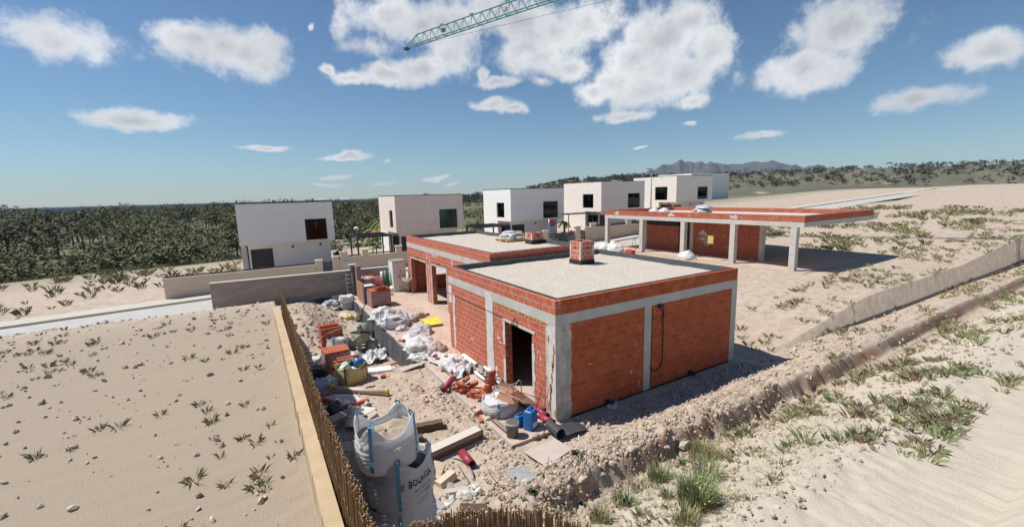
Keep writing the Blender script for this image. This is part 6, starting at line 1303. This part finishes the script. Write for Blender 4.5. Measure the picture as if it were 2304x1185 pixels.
# loose stones nobody would count
def rubble(name, n, region, sd, rmin, rmax, mats, dens=None, slab=False):
    rnd = random.Random(sd); m = MB()
    bm = bmesh.new(); bmesh.ops.create_icosphere(bm, subdivisions=1, radius=1); base = [v.co.copy() for v in bm.verts]; fc = [[v.index for v in f.verts] for f in bm.faces]; bm.free(); k = 0; tries = 0
    while k < n and tries < n*12:
        tries += 1; x, y = rnd.uniform(region[0], region[1]), rnd.uniform(region[2], region[3])
        if (x > -1.58 and -.34 < y) != slab: continue
        if dens and rnd.random() > dens(x, y): continue
        r_ = rmin*(rmax/rmin)**(rnd.random()**1.8); z = 0 if slab else H(x, y); e = Euler((rnd.random()*6, rnd.random()*6, rnd.random()*6)).to_matrix(); q = V((rnd.random()*50, 0, 0)); sx, sy, sz = rnd.uniform(.7,1.4), rnd.uniform(.7,1.2), rnd.uniform(.4,.9)
        m.mi = rnd.randrange(len(mats)); m.add([V((x,y,z+r_*.25))+e@V((v.x*sx,v.y*sy,v.z*sz))*r_*(1+.35*noise.noise(v*1.7+q)) for v in base], fc, False); k += 1
    return tag(m.build(name, mats), kind='stuff')
rubble('loose_stones', 2000, (-5.9,-1.62,-2.6,8.5), 5, .010, .05, ['rock','rock_yellow','clod','clod','rock_grey'], lambda x, y: .35+.65*max(0, noise.noise(V((x*.9,y*.9,0)))+.3))
rubble('loose_stones', 420, (-2.6,-1.66,-1.0,4.2), 15, .018, .07, ['rock','rock_yellow','rock_grey','clod'], lambda x, y: sm(-2.8,-1.7,x))
rubble('wall_foot_rubble', 1500, (.4,8.3,-1.35,-.04), 6, .02, .085, ['rock_grey','rock_grey','rock'], lambda x, y: (.25+.75*sm(2.0,5.5,x))*(.4+.6*sm(-1.3,-.2,y)))
rubble('bank_stones', 9000, (-3.0,6.5,-3.3,-.9), 7, .010, .060, ['rock','clod','clod','clod','rock_yellow'], lambda x, y: .22+.78*sm(-1.5,-2.3,y))
rubble('slope_stones', 2600, (-3.5,5.5,-6.0,-3.0), 8, .010, .06, ['rock_yellow','rock','clod'])
rubble('terrace_crumbs', 420, (-1.5,-.02,-.2,7.2), 51, .008, .035, ['rock','clod','plaster_white','brick_orange'], None, True)
rubble('terrace_crumbs', 600, (-1.5,1.9,7.4,19.5), 52, .010, .045, ['rock','clod','plaster_white','brick_orange'], lambda x, y: sm(1.2,-1.2,x), True)
rubble('yard_rubble', 700, (-5.9,-1.9,7.5,14), 53, .02, .10, ['rock','clod','rock_grey','brick_orange','plaster_white'])
rubble('dark_rubble', 260, (-4.6,-3.3,-3.1,-1.4), 9, .03, .12, ['rock_grey','rock','concrete'])
rubble('mound_stones', 900, (-5.9,-2.6,11,19.5), 10, .02, .11, ['rock','rock_grey','rock_yellow'])
rubble('brick_crumbs', 260, (-3.2,-2.3,1.2,4.6), 11, .008, .028, ['brick_orange'], lambda x, y: 1 if (noise.noise(V((x*2.2,y*2.2,4))) > .18) else .02)
# dry straw and stalks scattered on the slope
rnd = random.Random(3); m = MB()
for i in range(1600):
    x, y = rnd.uniform(-2.8,6), rnd.uniform(-5.6,-2.6); z = H(x, y); a = rnd.random()*6.28; L_ = rnd.uniform(.08,.3); m.tube([(x,y,z+.03),(x+math.cos(a)*L_,y+math.sin(a)*L_,z+.05+rnd.uniform(0,.1))], [.003,.0015], 3, False)
tag(m.build('dry_straw', 'grass_dry'), kind='stuff')

# dry ground cover and low scrub on the plots either side
def cover(name, n, region, sd, mats, hmin, hmax, keep=None):
    rnd = random.Random(sd); m = MB()
    for i in range(n):
        x, y = rnd.uniform(*region[:2]), rnd.uniform(*region[2:])
        if keep and not keep(x, y, rnd): continue
        z = H(x, y); h = rnd.uniform(hmin, hmax); m.mi = rnd.randrange(len(mats))
        for k in range(16):
            a = rnd.random()*6.283; d = V((math.cos(a), math.sin(a), 0)); b0 = V((x,y,z-.03))+d*rnd.random()*h*.45; s_ = V((-d.y,d.x,0))*h*.014; ln = rnd.uniform(.2,.9)
            m.add([b0-s_, b0+s_, b0+d*h*ln*.4+V((0,0,h*.6))+s_*.6, b0+d*h*ln+V((0,0,h*rnd.uniform(.6,1)))], [(0,1,2),(1,2,3)], False)
    return tag(m.build(name, mats), kind='stuff')
pat = lambda s_, t_: (lambda x, y, r: noise.noise(V((x*s_, y*s_, 5)))+r.uniform(-.25,.25) > t_)
cover('dry_grass', 1900, (-30,-6.4,-7,20), 31, ['grass_dry','grass_dry','grass_green','twig'], .04, .22, pat(.35, .02))
cover('dry_grass', 2600, (-90,-8,28,66), 32, ['grass_dry','leaf_pine','grass_dry'], .2, .7, pat(.1, -.05))
cover('dry_grass', 1800, (9.5,60,-6.0,3), 33, ['grass_dry','grass_green','grass_dry','twig'], .08, .34, pat(.3, .0))
cover('dry_grass', 1500, (33,70,3,20), 34, ['grass_dry','grass_dry','leaf_pine'], .15, .6, pat(.2, .0))
cover('dry_grass', 700, (3.2,12,-6.6,-2.9), 35, ['grass_dry','grass_green','twig'], .08, .32, pat(.6, .05))
cover('dry_grass', 260, (-2.2,3.2,-5.4,-2.9), 36, ['grass_dry','grass_green','twig'], .06, .2, pat(.8, .05))
rubble('plot_stones', 1500, (-20,-6.5,-7,16), 37, .015, .09, ['rock','clod','rock_yellow'])
rubble('plot_stones', 1500, (6.5,22,-6,2.5), 38, .02, .10, ['rock','clod','rock_yellow'])
# ------------------------------------------------------------------ tower crane
t = T('tower_crane', 'teal lattice jib of a tower crane high over the site, thin cables above and below', 'crane', (37.0, -4.2, 0))
P0, P1 = V((13.84,51.67,26)), V((22.04,32.05,26)); d = (P1-P0).normalized(); E_ = P0+d*60.5; sd_ = V((-d.y, d.x, 0)); W_, Hh = .62, 1.25
m = MB(); m.tube([P0+sd_*W_*.5, E_+sd_*W_*.5], .075, 6); m.tube([P0-sd_*W_*.5, E_-sd_*W_*.5], .075, 6); m.tube([P0+d*2.0+V((0,0,Hh)), E_+V((0,0,Hh))], .085, 6)
for s_ in (-1,1): m.tube([P0+sd_*W_*.5*s_, P0+d*2.0+V((0,0,Hh))], .05, 5)
m.build('chords', 'crane_teal', t, world=True); m = MB(); k = 0; x = 2.0
while x < 60:
    top = P0+d*x+V((0,0,Hh))
    for s_ in (-1,1): m.tube([top, P0+d*(x-.7)+sd_*W_*.5*s_], .032, 4, False); m.tube([top, P0+d*(x+.7)+sd_*W_*.5*s_], .032, 4, False)
    m.tube([P0+d*(x-.7)+sd_*W_*.5, P0+d*(x+.7)-sd_*W_*.5], .028, 4, False); m.tube([P0+d*(x+.7)+sd_*W_*.5, P0+d*(x+.7)-sd_*W_*.5], .028, 4, False); x += 1.4
m.build('lattice', 'crane_teal', t, world=True)
m = MB(); m.tube([P0+d*16+V((0,0,Hh+.1)), P0+d*45+V((0,0,Hh+6.5))], .03, 4); m.build('pendant_cable', 'crane_dark', t, world=True); m = MB(); m.tube([P0+d*2-V((0,0,.1)), P0+d*46-V((0,0,2.6))], .018, 4); m.build('hoist_cable', 'crane_dark', t, world=True)
for x in (6.6, 11.6, 17): MB().obox(P0+d*x+V((0,0,Hh+.12)), .55, .14, .2, Euler((0,0,math.atan2(d.y,d.x)))).build('joint_plate', 'crane_teal', t, world=True)
for x, mt in ((6.9,'crane_dark'),(16.6,'pipe_cream')): MB().obox(P0+d*x+V((0,0,Hh*.55)), .45, .3, .4, Euler((0,0,math.atan2(d.y,d.x)))).build('pulley_box', mt, t, world=True)
MB().obox(P0-d*.15-V((0,0,.1)), .5, .7, .28, Euler((0,0,math.atan2(d.y,d.x)))).build('jib_end', 'crane_dark', t, world=True)
m = MB(); b0 = E_.copy(); b0.z = 0
for sx in (-.8,.8):
    for sy in (-.8,.8): m.tube([b0+V((sx,sy,0)), b0+V((sx,sy,33))], .1, 5)
for k in range(22):
    for a, b_ in (((-.8,-.8),(.8,-.8)),((.8,-.8),(.8,.8)),((.8,.8),(-.8,.8)),((-.8,.8),(-.8,-.8))): m.tube([b0+V((*a,k*1.5)), b0+V((*b_,k*1.5+1.5))], .05, 4, False)
m.build('mast', 'crane_teal', t, world=True)

# ------------------------------------------------------------------ air between here and the mountain
def haze():
    m = D.materials.new('haze'); m.use_nodes = True; nt = m.node_tree; nt.nodes.clear(); o = nt.nodes.new('ShaderNodeOutputMaterial'); v = nt.nodes.new('ShaderNodeVolumePrincipled'); v.inputs['Color'].default_value = (.62,.80,1,1); v.inputs['Density'].default_value = .00006; v.inputs['Anisotropy'].default_value = .0
    nt.links.new(v.outputs[0], o.inputs['Volume']); MATS['haze'] = m; m.cycles.homogeneous_volume = True
    b = MB().box(-9300,9300,-9300,9300,-95,330).build('haze', 'haze'); tag(b, kind='stuff')
haze()
